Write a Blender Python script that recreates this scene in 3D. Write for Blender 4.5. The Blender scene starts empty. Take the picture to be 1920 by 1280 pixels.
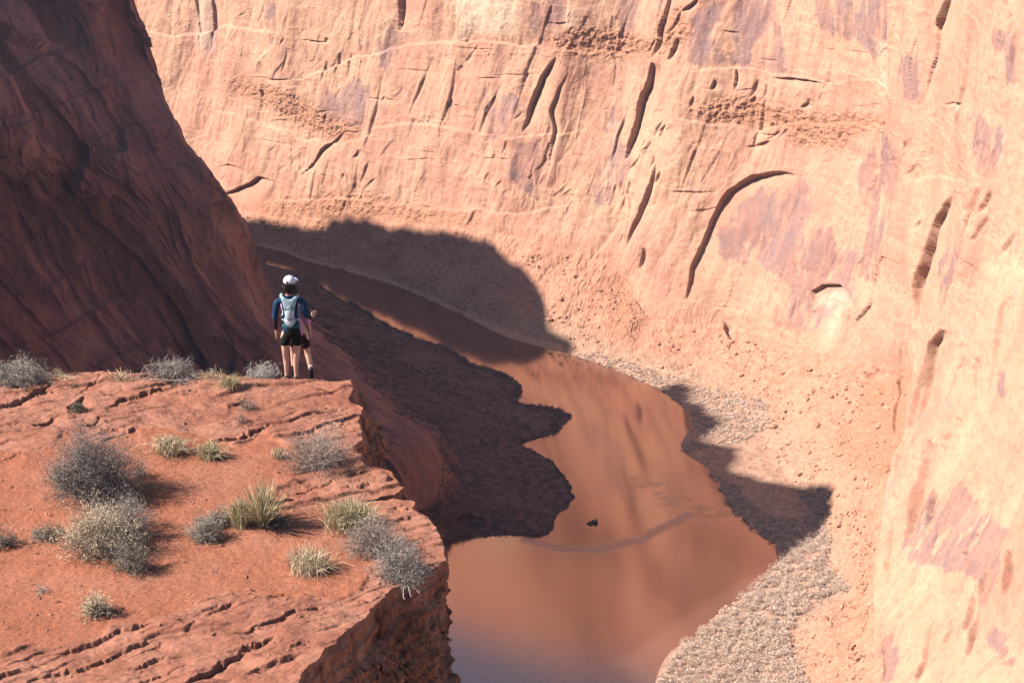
import bpy, math, random
import numpy as np
from mathutils import Vector, Matrix

# ------------------------------------------------------------------ set-up
SC = bpy.context.scene
COL = SC.collection
rng = np.random.default_rng(7)
random.seed(7)
Q = 1.0                       # mesh density
CAMZ, PITCH, FPX = 300.0, math.radians(20.0), 4000.0
CP, SP = math.cos(PITCH), math.sin(PITCH)
SUN_EL, SUN_AZ = math.radians(38.0), math.radians(8.0)   # az: how far behind due left
SUN = np.array([-math.cos(SUN_AZ)*math.cos(SUN_EL), -math.sin(SUN_AZ)*math.cos(SUN_EL), math.sin(SUN_EL)])

def ray(px, py):
    a = (px-960.0)/FPX; b = (py-640.0)/FPX
    return np.array([a, CP-b*SP, -SP-b*CP])
def atz(px, py, z):
    d = ray(px, py); t = (z-CAMZ)/d[2]
    return np.array([d[0]*t, d[1]*t, z])
def aty(px, py, y):
    d = ray(px, py); t = y/d[1]
    return np.array([d[0]*t, y, CAMZ+d[2]*t])
def proj(P):
    z = P[..., 2]-CAMZ
    w = P[..., 1]*CP - z*SP
    v = P[..., 1]*SP + z*CP
    w = np.where(np.abs(w) < 1e-3, 1e-3, w)
    return 960+FPX*P[..., 0]/w, 640-FPX*v/w, w

# ------------------------------------------------------------------ noise
_perm = rng.permutation(4096).astype(np.int64)
_grad = rng.normal(size=(4096, 3)); _grad /= np.linalg.norm(_grad, axis=1)[:, None]
_grad = _grad.astype(np.float32)
def gnoise(P):
    """gradient noise, roughly -1..1; P is (...,3)"""
    sh = P.shape[:-1]; P = P.reshape(-1, 3)
    I = np.floor(P).astype(np.int64); F = (P-I).astype(np.float32)
    U = F*F*F*(F*(F*6-15)+10)
    out = np.zeros(len(P), np.float32)
    for dx in (0, 1):
        wx = U[:, 0] if dx else 1-U[:, 0]
        hx = _perm[(I[:, 0]+dx) & 4095]
        for dy in (0, 1):
            wy = U[:, 1] if dy else 1-U[:, 1]
            hy = _perm[(hx+I[:, 1]+dy) & 4095]
            for dz in (0, 1):
                wz = U[:, 2] if dz else 1-U[:, 2]
                g = _grad[_perm[(hy+I[:, 2]+dz) & 4095]]
                d = g[:, 0]*(F[:, 0]-dx)+g[:, 1]*(F[:, 1]-dy)+g[:, 2]*(F[:, 2]-dz)
                out += wx*wy*wz*d
    return (out*1.6).reshape(sh)
def fbm(P, scale, octs=5, gain=.5, seed=0.0, ridged=False, squash=(1, 1, 1)):
    P = P*np.array(squash)/scale + seed*17.3
    s = 0; a = 1.0
    for k in range(octs):
        n = gnoise(P)
        if ridged: n = 1-2*np.abs(n)
        s = s+a*n
        P = P*2.03+11.7; a *= gain
    return s
def facets(P, scale, tilt=.5, off=.5, seed=0):
    """angular blocks: nearest jittered cell, each with its own plane"""
    sh = P.shape[:-1]; Q_ = (P.reshape(-1, 3)/scale+seed*5.7); I = np.floor(Q_).astype(np.int64)
    best = np.full(len(Q_), 1e9); val = np.zeros(len(Q_))
    for dx in (-1, 0, 1):
        for dy in (-1, 0, 1):
            for dz in (-1, 0, 1):
                C = I+np.array([dx, dy, dz])
                h = _perm[(_perm[(_perm[C[:, 0] & 4095]+C[:, 1]) & 4095]+C[:, 2]) & 4095]
                g = _grad[h]; c = C+.5+g*.42
                r = Q_-c; d = (r*r).sum(1); b = d < best
                v = (r*_grad[(h*7+3) & 4095]).sum(1)*tilt+_grad[(h*3+1) & 4095][:, 0]*off
                best = np.where(b, d, best); val = np.where(b, v, val)
    return val.reshape(sh)
def sstep(a, b, x):
    t = np.clip((x-a)/(b-a), 0, 1)
    return t*t*(3-2*t)

# ------------------------------------------------------------------ curves and nets
def cr(keys, pts, u):
    """Catmull-Rom through pts at keys, evaluated at u"""
    keys = np.asarray(keys, float); pts = np.asarray(pts, float)
    i = np.clip(np.searchsorted(keys, u, side='right')-1, 0, len(keys)-2)
    k0, k1 = keys[i], keys[i+1]; h = (k1-k0)[:, None]
    t = np.clip((u-k0)/(k1-k0), 0, 1)[:, None]
    m = np.zeros_like(pts)
    d = np.diff(pts, axis=0)/np.diff(keys)[:, None]
    m[0] = d[0]; m[-1] = d[-1]
    m[1:-1] = .5*(d[1:]+d[:-1])
    p0, p1, m0, m1 = pts[i], pts[i+1], m[i]*h, m[i+1]*h
    return (2*t**3-3*t**2+1)*p0+(t**3-2*t**2+t)*m0+(-2*t**3+3*t**2)*p1+(t**3-t**2)*m1
def lin(keys, pts, u):
    pts = np.asarray(pts, float)
    return np.stack([np.interp(u, keys, pts[:, k]) for k in range(3)], 1)
def grid_normals(G):
    du = np.gradient(G, axis=0); dv = np.gradient(G, axis=1)
    n = np.cross(du, dv); n /= np.linalg.norm(n, axis=2)[..., None]+1e-9
    return n
def mesh_from_grid(name, G, mat, attrs=None, flip=False, smooth=True, parent=None):
    nu, nv = G.shape[:2]
    idx = np.arange(nu*nv).reshape(nu, nv)
    q = np.stack([idx[:-1, :-1], idx[1:, :-1], idx[1:, 1:], idx[:-1, 1:]], -1).reshape(-1, 4)
    if flip: q = q[:, ::-1]
    return mesh_np(name, G.reshape(-1, 3), q, mat, attrs, smooth, parent)
def mesh_np(name, V, F, mat, attrs=None, smooth=False, parent=None, matidx=None):
    me = bpy.data.meshes.new(name)
    k = F.shape[1]
    me.vertices.add(len(V)); me.vertices.foreach_set('co', np.ascontiguousarray(V, np.float32).ravel())
    me.loops.add(F.size); me.loops.foreach_set('vertex_index', np.ascontiguousarray(F, np.int32).ravel())
    me.polygons.add(len(F)); me.polygons.foreach_set('loop_start', np.arange(0, F.size, k, dtype=np.int32))
    me.polygons.foreach_set('use_smooth', np.full(len(F), smooth))
    for m in (mat if isinstance(mat, (list, tuple)) else [mat]): me.materials.append(m)
    if matidx is not None: me.polygons.foreach_set('material_index', np.asarray(matidx, np.int32))
    if attrs:
        for an, av in attrs.items():
            av = np.asarray(av, np.float32)
            if av.ndim == 2:
                at = me.attributes.new(an, 'FLOAT_COLOR', 'POINT'); at.data.foreach_set('color', av.ravel())
            else:
                at = me.attributes.new(an, 'FLOAT', 'POINT'); at.data.foreach_set('value', av.ravel())
    me.update(); me.validate()
    o = bpy.data.objects.new(name, me); COL.objects.link(o)
    if parent: o.parent = parent
    return o
def struct(o, kind='structure'):
    o['kind'] = kind; return o
def tag(o, label, cat, group=None, kind=None):
    o['label'] = label; o['category'] = cat
    if group: o['group'] = group
    if kind: o['kind'] = kind
    return o
def empty(name, loc, rz=0.0):
    o = bpy.data.objects.new(name, None); COL.objects.link(o)
    o.location = loc; o.rotation_euler = (0, 0, rz); o.empty_display_size = .1
    return o

# ------------------------------------------------------------------ node helper
class NT:
    def __init__(s, name):
        s.m = bpy.data.materials.new(name); s.m.use_nodes = True
        s.t = s.m.node_tree; s.t.nodes.clear()
        s.out = s.n('ShaderNodeOutputMaterial'); s.bsdf = s.n('ShaderNodeBsdfPrincipled')
        s.l(s.bsdf.outputs[0], s.out.inputs[0])
    def n(s, ty, **kw):
        nd = s.t.nodes.new(ty)
        for k, v in kw.items(): setattr(nd, k, v)
        return nd
    def l(s, a, b): s.t.links.new(a, b)
    def setin(s, nd, i, v):
        if v is None: return
        if hasattr(v, 'links'): s.l(v, nd.inputs[i])
        else: nd.inputs[i].default_value = v
    def pos(s, scale=(1, 1, 1), rot=(0, 0, 0), world=True):
        g = s.n('ShaderNodeNewGeometry').outputs['Position'] if world else s.n('ShaderNodeTexCoord').outputs['Object']
        mp = s.n('ShaderNodeMapping'); s.l(g, mp.inputs[0])
        mp.inputs['Scale'].default_value = scale; mp.inputs['Rotation'].default_value = rot
        return mp.outputs[0]
    def noise(s, vec, scale, detail=6, rough=.55, dist=0.0):
        nd = s.n('ShaderNodeTexNoise'); s.l(vec, nd.inputs['Vector'])
        nd.inputs['Scale'].default_value = scale; nd.inputs['Detail'].default_value = detail
        nd.inputs['Roughness'].default_value = rough; nd.inputs['Distortion'].default_value = dist
        return nd.outputs['Fac']
    def voro(s, vec, scale, feature='F1'):
        nd = s.n('ShaderNodeTexVoronoi', feature=feature); s.l(vec, nd.inputs['Vector'])
        nd.inputs['Scale'].default_value = scale
        return nd.outputs['Distance']
    def ramp(s, fac, stops, interp='LINEAR'):
        nd = s.n('ShaderNodeValToRGB'); s.setin(nd, 0, fac)
        cr_ = nd.color_ramp; cr_.interpolation = interp
        while len(cr_.elements) < len(stops): cr_.elements.new(.5)
        for e, (p, c) in zip(cr_.elements, stops):
            e.position = p
            e.color = (c, c, c, 1) if not hasattr(c, '__len__') else (*c, 1)
        return nd.outputs[0]
    def math(s, op, a, b=None, clamp=False):
        nd = s.n('ShaderNodeMath', operation=op); nd.use_clamp = clamp
        s.setin(nd, 0, a); s.setin(nd, 1, b); return nd.outputs[0]
    def mix(s, fac, a, b, mode='MIX'):
        nd = s.n('ShaderNodeMix', data_type='RGBA', blend_type=mode)
        s.setin(nd, 0, fac)
        for i, v in ((6, a), (7, b)):
            if hasattr(v, 'links'): s.l(v, nd.inputs[i])
            else: nd.inputs[i].default_value = (*v, 1) if len(v) == 3 else v
        return nd.outputs[2]
    def attr(s, name, out='Fac'):
        nd = s.n('ShaderNodeAttribute', attribute_name=name); return nd.outputs[out]
    def sep(s, col):
        nd = s.n('ShaderNodeSeparateColor'); s.l(col, nd.inputs[0]); return nd.outputs
    def bump(s, h, strength, dist, prev=None):
        nd = s.n('ShaderNodeBump'); nd.inputs['Strength'].default_value = strength
        nd.inputs['Distance'].default_value = dist; s.l(h, nd.inputs['Height'])
        if prev: s.l(prev, nd.inputs['Normal'])
        return nd.outputs[0]
    def done(s, col=None, rough=.9, nrm=None, spec=.2, alb=.74, **kw):
        b = s.bsdf
        if col is not None:
            if hasattr(col, 'links'): s.l(s.mix(1.0, col, (alb, alb, alb), 'MULTIPLY'), b.inputs['Base Color'])
            else: b.inputs['Base Color'].default_value = (*[x*alb for x in col], 1)
        s.setin(b, 'Roughness', rough)
        b.inputs['Specular IOR Level'].default_value = spec
        if nrm: s.l(nrm, b.inputs['Normal'])
        for k, v in kw.items(): s.setin(b, k.replace('_', ' '), v)
        return s.m
def flat(name, col, rough=.9, spec=.2, var=.0, vs=20.0):
    t = NT(name)
    if var:
        f = t.noise(t.pos(world=False), vs, 4)
        c = t.ramp(f, [(.3, tuple(x*(1-var) for x in col)), (.7, tuple(min(1, x*(1+var)) for x in col))])
        return t.done(c, rough, spec=spec)
    return t.done(col, rough, spec=spec)
MAT = {}
def far_rock():
    t = NT('sunlit_sandstone')
    p = t.pos(); ps = t.pos(scale=(1, 1, .3)); pl = t.pos(scale=(.35, .35, 1.6))
    m = t.sep(t.attr('mask', 'Color')); ax = t.sep(t.attr('aux', 'Color'))
    big = t.noise(p, .012, 4, .6, .6); med = t.noise(ps, .05, 7, .62, .8); fin = t.noise(p, .45, 6, .65); strk = t.noise(t.pos(scale=(1, 1, .12)), .35, 5, .65)
    beds = t.noise(pl, .09, 5, .6, .4)
    c = t.ramp(big, [(.3, (.44, .225, .152)), (.45, (.485, .288, .185)), (.58, (.46, .238, .165)), (.72, (.495, .325, .215))])
    c = t.mix(t.ramp(med, [(.42, 0.0), (.68, .75)]), c, (.39, .185, .125))
    c = t.mix(t.ramp(beds, [(.48, 0.0), (.62, .45)]), c, (.50, .31, .21))
    c = t.mix(t.ramp(strk, [(.52, 0.0), (.72, .4)]), c, (.35, .195, .155))
    vs = t.noise(ps, .13, 7, .68, .6)
    c = t.mix(t.ramp(vs, [(.56, 0.0), (.7, .45)]), c, (.28, .15, .14))
    stf = t.math('MULTIPLY', m[0], t.ramp(t.noise(ps, .22, 7, .7, .4), [(.3, .35), (.6, 1.0)]))
    c = t.mix(t.math('MULTIPLY', stf, .9), c, t.ramp(t.noise(p, .05, 3), [(.4, (.25, .135, .115)), (.6, (.21, .14, .14))]))
    c = t.mix(t.math('MULTIPLY', m[1], t.ramp(t.noise(ps, .1, 5, .6), [(.25, .35), (.6, .85)])), c, (.53, .41, .29))
    # rubble and talus
    tal = t.ramp(t.noise(p, .35, 8, .72), [(.3, (.29, .125, .08)), (.5, (.41, .205, .13)), (.68, (.46, .265, .17))])
    talf = t.math('MULTIPLY', ax[0], t.ramp(t.noise(p, .04, 4), [(.3, .55), (.6, 1.0)]))
    c = t.mix(talf, c, tal)
    rb = t.ramp(t.noise(p, .9, 6, .75), [(.35, (.24, .10, .06)), (.55, (.38, .19, .11))])
    c = t.mix(t.math('MULTIPLY', m[2], .75), c, rb)
    bk = t.ramp(t.noise(p, .5, 6, .7), [(.35, (.20, .14, .10)), (.6, (.40, .28, .19))])
    c = t.mix(t.math('MULTIPLY', t.attr('aux', 'Alpha'), .6), c, bk)
    c = t.mix(t.math('MULTIPLY', t.attr('mask', 'Alpha'), .6), c, bk)
    c = t.mix(t.ramp(fin, [(.34, .4), (.5, 0.0)]), c, (.24, .11, .085))
    h = t.math('ADD', t.math('MULTIPLY', fin, 1.0), t.math('MULTIPLY', t.noise(ps, 1.3, 5, .7), .35))
    nb = t.bump(h, .5, .7)
    return t.done(c, .92, nb, .1)
def near_rock():  # same sandstone as the far wall; cliff and bank shade put into its colours
    t = NT('shade_darkened_sandstone')
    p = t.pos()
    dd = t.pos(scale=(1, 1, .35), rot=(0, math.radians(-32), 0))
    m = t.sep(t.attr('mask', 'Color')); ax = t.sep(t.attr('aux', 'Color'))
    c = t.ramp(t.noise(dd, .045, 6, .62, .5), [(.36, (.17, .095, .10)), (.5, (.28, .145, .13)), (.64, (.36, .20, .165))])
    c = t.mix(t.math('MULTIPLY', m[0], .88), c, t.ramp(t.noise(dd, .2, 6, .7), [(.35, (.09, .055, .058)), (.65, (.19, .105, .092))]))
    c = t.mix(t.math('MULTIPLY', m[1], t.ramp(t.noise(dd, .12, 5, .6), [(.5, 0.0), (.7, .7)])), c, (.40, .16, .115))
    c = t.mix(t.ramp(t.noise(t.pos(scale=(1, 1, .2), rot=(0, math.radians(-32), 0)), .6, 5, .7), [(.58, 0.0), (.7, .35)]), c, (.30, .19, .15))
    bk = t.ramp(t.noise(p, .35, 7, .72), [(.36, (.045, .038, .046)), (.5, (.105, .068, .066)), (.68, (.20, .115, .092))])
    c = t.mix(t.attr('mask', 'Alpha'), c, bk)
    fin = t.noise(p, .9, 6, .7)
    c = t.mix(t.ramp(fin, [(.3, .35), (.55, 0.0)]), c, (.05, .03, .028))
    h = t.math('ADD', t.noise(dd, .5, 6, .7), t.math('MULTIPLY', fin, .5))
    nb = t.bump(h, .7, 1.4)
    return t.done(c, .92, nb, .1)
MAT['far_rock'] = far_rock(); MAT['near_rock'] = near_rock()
def ledge_mat():
    t = NT('red_ledge_sandstone')
    p = t.pos()
    m = t.sep(t.attr('mask', 'Color')); red = t.attr('mask', 'Alpha')
    rock = t.ramp(t.noise(p, 1.1, 7, .62, .5), [(.3, (.21, .080, .052)), (.5, (.29, .118, .076)), (.7, (.36, .165, .11))])
    lay = t.noise(t.pos(scale=(.5, .5, 9), rot=(.12, .05, .5)), 1.5, 5, .6)
    rock = t.mix(t.ramp(lay, [(.45, 0.0), (.65, .5)]), rock, (.37, .19, .13))
    rock = t.mix(t.ramp(t.noise(p, 5, 7, .7), [(.56, 0.0), (.68, .45)]), rock, (.16, .06, .042))
    sand = t.ramp(t.noise(p, .9, 5, .6), [(.3, (.275, .098, .055)), (.5, (.325, .122, .07)), (.7, (.33, .142, .092))])
    sp = t.noise(p, 21, 4, .75)
    sand = t.mix(t.ramp(sp, [(.36, .75), (.47, 0.0)]), sand, (.17, .055, .03))
    sand = t.mix(t.ramp(sp, [(.56, 0.0), (.68, .4)]), sand, (.46, .23, .14))
    sc_ = t.noise(p, 14, 6, .75)
    rock = t.mix(t.ramp(sc_, [(.36, .45), (.46, 0.0)]), rock, (.20, .085, .06))
    rock = t.mix(t.ramp(sc_, [(.58, 0.0), (.7, .35)]), rock, (.45, .24, .17))
    edge = t.math('ADD', m[0], t.math('MULTIPLY', t.math('SUBTRACT', t.noise(p, 2.2, 6, .7), .5), 1.3))
    c = t.mix(t.ramp(edge, [(.38, 0.0), (.62, 1.0)]), sand, rock)
    face = t.ramp(t.noise(t.pos(scale=(1, 1, .35)), 2.4, 7, .66, .4), [(.34, (.10, .040, .030)), (.5, (.29, .115, .075)), (.68, (.42, .19, .125))])
    c = t.mix(m[1], c, face)
    dark_specks = t.ramp(t.noise(p, 3.1, 6, .75), [(.66, 0.0), (.71, .7)])  # scattered dark specks on the rock
    c = t.mix(t.math('MULTIPLY', dark_specks, m[0]), c, (.06, .035, .03))
    # fine bedding lines etched across the rock
    w1 = t.n('ShaderNodeTexWave', wave_type='BANDS', bands_direction='X', wave_profile='SAW')
    t.l(t.pos(rot=(0, 0, math.radians(60))), w1.inputs['Vector']); w1.inputs['Scale'].default_value = 2.1
    w1.inputs['Distortion'].default_value = 5.5; w1.inputs['Detail'].default_value = 5; w1.inputs['Detail Scale'].default_value = .9; w1.inputs['Detail Roughness'].default_value = .62
    wl = t.math('MULTIPLY', w1.outputs['Fac'], t.math('MULTIPLY', m[0], t.ramp(t.noise(p, 1.6, 4), [(.4, 0.0), (.6, 1.0)])))
    h = t.math('ADD', t.noise(p, 16, 7, .72), t.math('ADD', t.math('MULTIPLY', sp, .6), t.math('MULTIPLY', wl, 1.3)))
    nb = t.bump(h, .8, .018)
    return t.done(c, .95, nb, .08)
MAT['ledge'] = ledge_mat()
# ------------------------------------------------------------------ right-hand canyon wall (far side of the river)
def slope_station(pts):
    """pts: [(px,py)], then (px,py,slope) ... -> world points, first one on the water"""
    out = [atz(pts[0][0], pts[0][1], 0.0)]
    for px, py, s in pts[1:]:
        d = ray(px, py); r = -d[2]/d[1]; k = 1/math.tan(math.radians(s)); p = out[-1]
        z = (300-r*p[1]+r*k*p[2])/(1+r*k)
        out.append(atz(px, py, z))
    return out
def zs(*pts): return [atz(*p) for p in pts]
SA = []
SA.append(slope_station([(-700, 330), (-700, 322, 8), (-700, 300, 36), (-700, 270, 38), (-700, 60, 68), (-700, -100, 72)]))
SA.append(slope_station([(200, 415), (200, 408, 8), (200, 380, 36), (200, 340, 38), (200, 150, 68), (200, -60, 74)]))
SA.append(slope_station([(495, 464), (492, 458, 8), (488, 435, 46), (480, 400, 56), (460, 200, 68), (440, -60, 74)]))
SA.append(slope_station([(577, 490), (575, 482, 8), (570, 452, 46), (560, 408, 56), (530, 200, 68), (510, -60, 74)]))
SA.append(slope_station([(739, 535), (736, 525, 8), (725, 480, 46), (705, 415, 56), (680, 210, 68), (665, -60, 74)]))
SA.append(slope_station([(870, 593), (872, 582, 8), (870, 515, 46), (862, 428, 56), (850, 210, 69), (840, -60, 74)]))
SA.append(slope_station([(955, 634), (960, 620, 8), (975, 545, 46), (1000, 450, 56), (1000, 210, 69), (1000, -60, 75)]))
SA.append(slope_station([(1069, 665), (1078, 652, 8), (1110, 580, 42), (1150, 500, 46), (1165, 230, 70), (1170, -60, 75)]))
SA.append(slope_station([(1150, 692), (1168, 675, 8), (1195, 640, 36), (1225, 595, 38), (1280, 250, 71), (1290, -60, 75)]))
SA.append(slope_station([(1239, 733), (1285, 712, 8), (1330, 665, 36), (1380, 615, 38), (1430, 270, 71), (1440, -60, 75)]))
SA.append(zs((1292, 787, 0), (1370, 755, 2.5), (1440, 705, 12), (1510, 650, 22), (1580, 290, 92), (1590, -60, 160)))
SA.append(zs((1274, 842, 0), (1420, 802, 3), (1530, 752, 15), (1640, 695, 28), (1700, 320, 100), (1730, -60, 171)))
SA.append(zs((1331, 885, 0), (1450, 850, 3), (1590, 795, 17), (1700, 720, 33), (1780, 380, 103), (1830, -60, 180)))
SA.append(zs((1378, 959, 0), (1500, 925, 3), (1600, 880, 18), (1685, 820, 34), (1800, 500, 101), (1900, 40, 178)))
SA.append(zs((1431, 1003, 0), (1530, 975, 3), (1605, 955, 16), (1662, 930, 29), (1850, 620, 91), (2050, 150, 170)))
SA.append(zs((1464, 1036, 0), (1560, 1040, 3), (1615, 1035, 14), (1652, 1020, 26), (1880, 760, 85), (2200, 300, 162)))
SA.append(zs((1430, 1086, 0), (1565, 1105, 3), (1612, 1105, 13), (1642, 1100, 23), (1900, 900, 80), (2300, 500, 152)))
SA.append(zs((1362, 1138, 0), (1500, 1165, 3), (1590, 1180, 12), (1638, 1190, 21), (1920, 1060, 75), (2400, 700, 142)))
SA.append(zs((1308, 1184, 0), (1490, 1230, 3), (1580, 1262, 12), (1632, 1290, 20), (1950, 1200, 70), (2450, 900, 132)))
SA.append(zs((1222, 1278, 0), (1440, 1340, 3), (1565, 1390, 12), (1625, 1430, 20), (1990, 1400, 70), (2550, 1150, 132)))
SA.append([np.array(p, float) for p in ((30, 420, 0), (55, 420, 3), (75, 400, 14), (85, 380, 24), (112, 350, 75), (150, 330, 150))])
SA.append([np.array(p, float) for p in ((30, 200, 0), (55, 200, 3), (75, 200, 14), (85, 200, 24), (115, 200, 75), (140, 200, 150))])
SA.append([np.array(p, float) for p in ((30, -80, 0), (55, -80, 3), (75, -80, 14), (85, -80, 24), (115, -80, 75), (140, -80, 150))])
SA = np.array(SA)                                   # [station][level][3]
# rim and plateau behind it
back = []
for k in range(len(SA)):
    t = SA[min(k+1, len(SA)-1), 5]-SA[max(k-1, 0), 5]
    n = np.array([-t[1], t[0], 0.0]); n /= np.linalg.norm(n)
    if n[0] < 0 and k > 12 or n[1] < 0 and k <= 12: n = -n
    back.append(n)
back = np.array(back)
RIMZ = np.interp(np.arange(len(SA)), [0, 5, 8, 12, 15, 22], [205, 196, 190, 225, 260, 285])
rim = SA[:, 5]+back*(RIMZ-SA[:, 5, 2])[:, None]*.32; rim[:, 2] = RIMZ
rim2 = rim+back*40; rim2[:, 2] += 6
plat = rim+back*420; plat[:, 2] += 10
outw = []
for k in range(len(SA)):
    t = SA[min(k+1, len(SA)-1), 1]-SA[max(k-1, 0), 1]
    n = np.array([-t[1], t[0], 0.0]); n /= np.linalg.norm(n)
    if np.dot(n, back[k]) > 0: n = -n
    outw.append(n)
under = SA[:, 0]+np.array(outw)*7; under[:, 2] = -3.5
LV = [under]+[SA[:, j] for j in range(6)]+[rim, rim2, plat]
LV = np.array(LV)
vcount = [6, 26, 100, 110, 340, 330, 30, 8, 6]
vcount = [max(3, int(c*Q)) for c in vcount]
# u samples spread by how wide each span looks
px, py, w = proj(SA.reshape(-1, 3)); px = px.reshape(SA.shape[:2]); py = py.reshape(SA.shape[:2])
span = []
for k in range(len(SA)-1):
    d = np.hypot(px[k+1]-px[k], py[k+1]-py[k])
    vis = 0 < k < len(SA)-4
    span.append(max(8, int((np.max(d[:5]) if k < 12 else np.mean(d[:5])*1.1)*.78*Q)) if vis else 14)
uk = np.concatenate([[k+np.arange(c)/c for k, c in enumerate(span)][i] for i in range(len(span))]+[[len(SA)-1.0]])
rows = [cr(np.arange(len(SA)), L, uk) for L in LV]
cols = []; vlev = []
for j in range(len(rows)-1):
    c = vcount[j]
    for i in range(c):
        t = i/c
        if 2 <= j <= 5:      # Catmull between levels, softened, keeps the kink at the cliff foot
            cols.append(rows[j]*(1-t)+rows[j+1]*t)
        else: cols.append(rows[j]*(1-t)+rows[j+1]*t)
        vlev.append(j+t)
cols.append(rows[-1]); vlev.append(len(rows)-1.0)
GA = np.stack(cols, 1); vlev = np.array(vlev)
# ------------------------------------------------------------------ traced features of the wall (photo pixels of the undeformed wall)
CRACKS = [  # (points, shadow width in px at the widest, decay in px); the recess lies right of / below the line
 ([(749, -40), (747, 0), (744, 60)], 13, 14), ([(810, 107), (784, 161), (764, 218)], 5, 10), ([(774, 222), (758, 272)], 4, 8),
 ([(942, 148), (919, 191), (904, 215), (889, 255)], 6, 12), ([(1040, 107), (1013, 144), (1003, 172), (988, 218), (977, 249)], 15, 16),
 ([(1065, 134), (1046, 161), (1031, 208), (1035, 235), (1027, 285), (1019, 353)], 10, 12), ([(1067, 218), (1036, 275)], 4, 8),
 ([(1003, 279), (993, 322), (998, 383)], 6, 9), ([(1262, -40), (1255, 0), (1245, 34), (1226, 110)], 7, 10),
 ([(1228, 118), (1218, 150), (1201, 195), (1171, 299)], 13, 13), ([(1177, 191), (1154, 255), (1144, 302)], 7, 9),
 ([(1278, 20), (1258, 60)], 5, 8), ([(1278, 70), (1258, 114)], 5, 8), ([(1312, 0), (1280, 22)], 5, 8), ([(650, 368), (652, 395)], 7, 8),
 ([(655, 100), (648, 150)], 5, 8), ([(630, 145), (627, 165)], 5, 7), ([(645, 245), (600, 280), (580, 310), (560, 330)], 9, 10),
 ([(565, 275), (530, 300)], 4, 7), ([(465, 15), (435, 35)], 5, 7), ([(450, 42), (402, 92)], 5, 7), ([(392, -30), (388, 112)], 10, 12),
 ([(368, -30), (367, 40), (372, 108)], 6, 9), ([(512, 341), (480, 331), (465, 340), (445, 350), (422, 364)], 11, 34),
 ([(455, 318), (430, 309), (405, 313)], 3, 9), ([(585, 152), (520, 148), (445, 143)], 4, 10),
 ([(1778, -40), (1772, 0), (1752, 57), (1748, 100), (1737, 151), (1729, 208)], 15, 13),
 ([(1500, 327), (1468, 322), (1441, 324), (1414, 330), (1390, 341), (1368, 357), (1351, 380), (1336, 410), (1314, 460), (1298, 501), (1288, 560)], 10, 46),
 ([(1381, 363), (1354, 386), (1334, 423)], 6, 10), ([(1461, 343), (1441, 353), (1436, 366)], 4, 8),
 ([(1782, 356), (1764, 383), (1742, 427), (1727, 476), (1710, 540), (1709, 613)], 16, 14),
 ([(1897, -30), (1893, 20), (1880, 60), (1872, 100)], 9, 10), ([(1898, 110), (1900, 160), (1896, 200), (1903, 262)], 9, 10),
 ([(1906, 262), (1885, 268)], 10, 10), ([(1885, 356), (1864, 400)], 5, 8), ([(1804, 503), (1797, 531), (1797, 565), (1783, 596)], 7, 9),
 ([(1801, 620), (1780, 651), (1768, 692), (1757, 727), (1744, 799)], 11, 10), ([(1925, 440), (1900, 489)], 3, 5),
 ([(1762, 834), (1736, 894), (1719, 957), (1706, 1025)], 11, 16), ([(1766, 927), (1751, 946), (1740, 995)], 9, 10),
 ([(1759, 976), (1747, 1025)], 7, 9), ([(1819, 991), (1796, 1032)], 7, 9), ([(1736, 1040), (1721, 1100)], 4, 8),
 ([(1785, 1137), (1776, 1212)], 5, 9), ([(1687, 875), (1676, 912)], 8, 9), ([(1665, 867), (1642, 882)], 7, 8),
 ([(1656, 1197), (1650, 1285)], 6, 12), ([(1596, 572), (1586, 546), (1562, 531), (1532, 531), (1514, 545), (1512, 585)], 9, 17),
 ([(1545, 156), (1490, 147), (1451, 144)], 4, 9), ([(1803, 192), (1780, 193), (1758, 197)], 7, 10), ([(1103, 363), (1058, 361)], 4, 8),
 ([(1210, 465), (1200, 505)], 5, 8), ([(640, 128), (637, 175)], 3, 6), ([(888, 395), (872, 425)], 5, 7), ([(1180, 355), (1160, 395)], 4, 7),
 ([(1130, 350), (1098, 405)], 4, 8), ([(1352, 600), (1368, 640)], 9, 10), ([(1345, 150), (1335, 168)], 4, 7), ([(1385, 130), (1378, 170)], 4, 7),
 ([(1645, 690), (1622, 705)], 4, 6), ([(850, 250), (838, 300)], 3, 7), ([(690, 300), (672, 345)], 4, 8), ([(706, 320), (730, 380)], 3, 7),
 ([(560, 200), (520, 215)], 3, 8), ([(1490, 560), (1478, 600)], 3, 8), ([(1640, 420), (1622, 500)], 3, 10), ([(1850, 680), (1835, 760)], 4, 10),
 ([(1890, 840), (1868, 930)], 4, 10), ([(1830, 1100), (1822, 1190)], 5, 10), ([(1695, 1060), (1680, 1130)], 4, 9), ([(1905, 1040), (1890, 1120)], 5, 9),
 ([(1450, 262), (1400, 275)], 4, 8), ([(1470, 240), (1440, 262)], 3, 6), ([(1560, 250), (1525, 275)], 3, 6), ([(1650, 260), (1640, 300)], 3, 8)]
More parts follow.
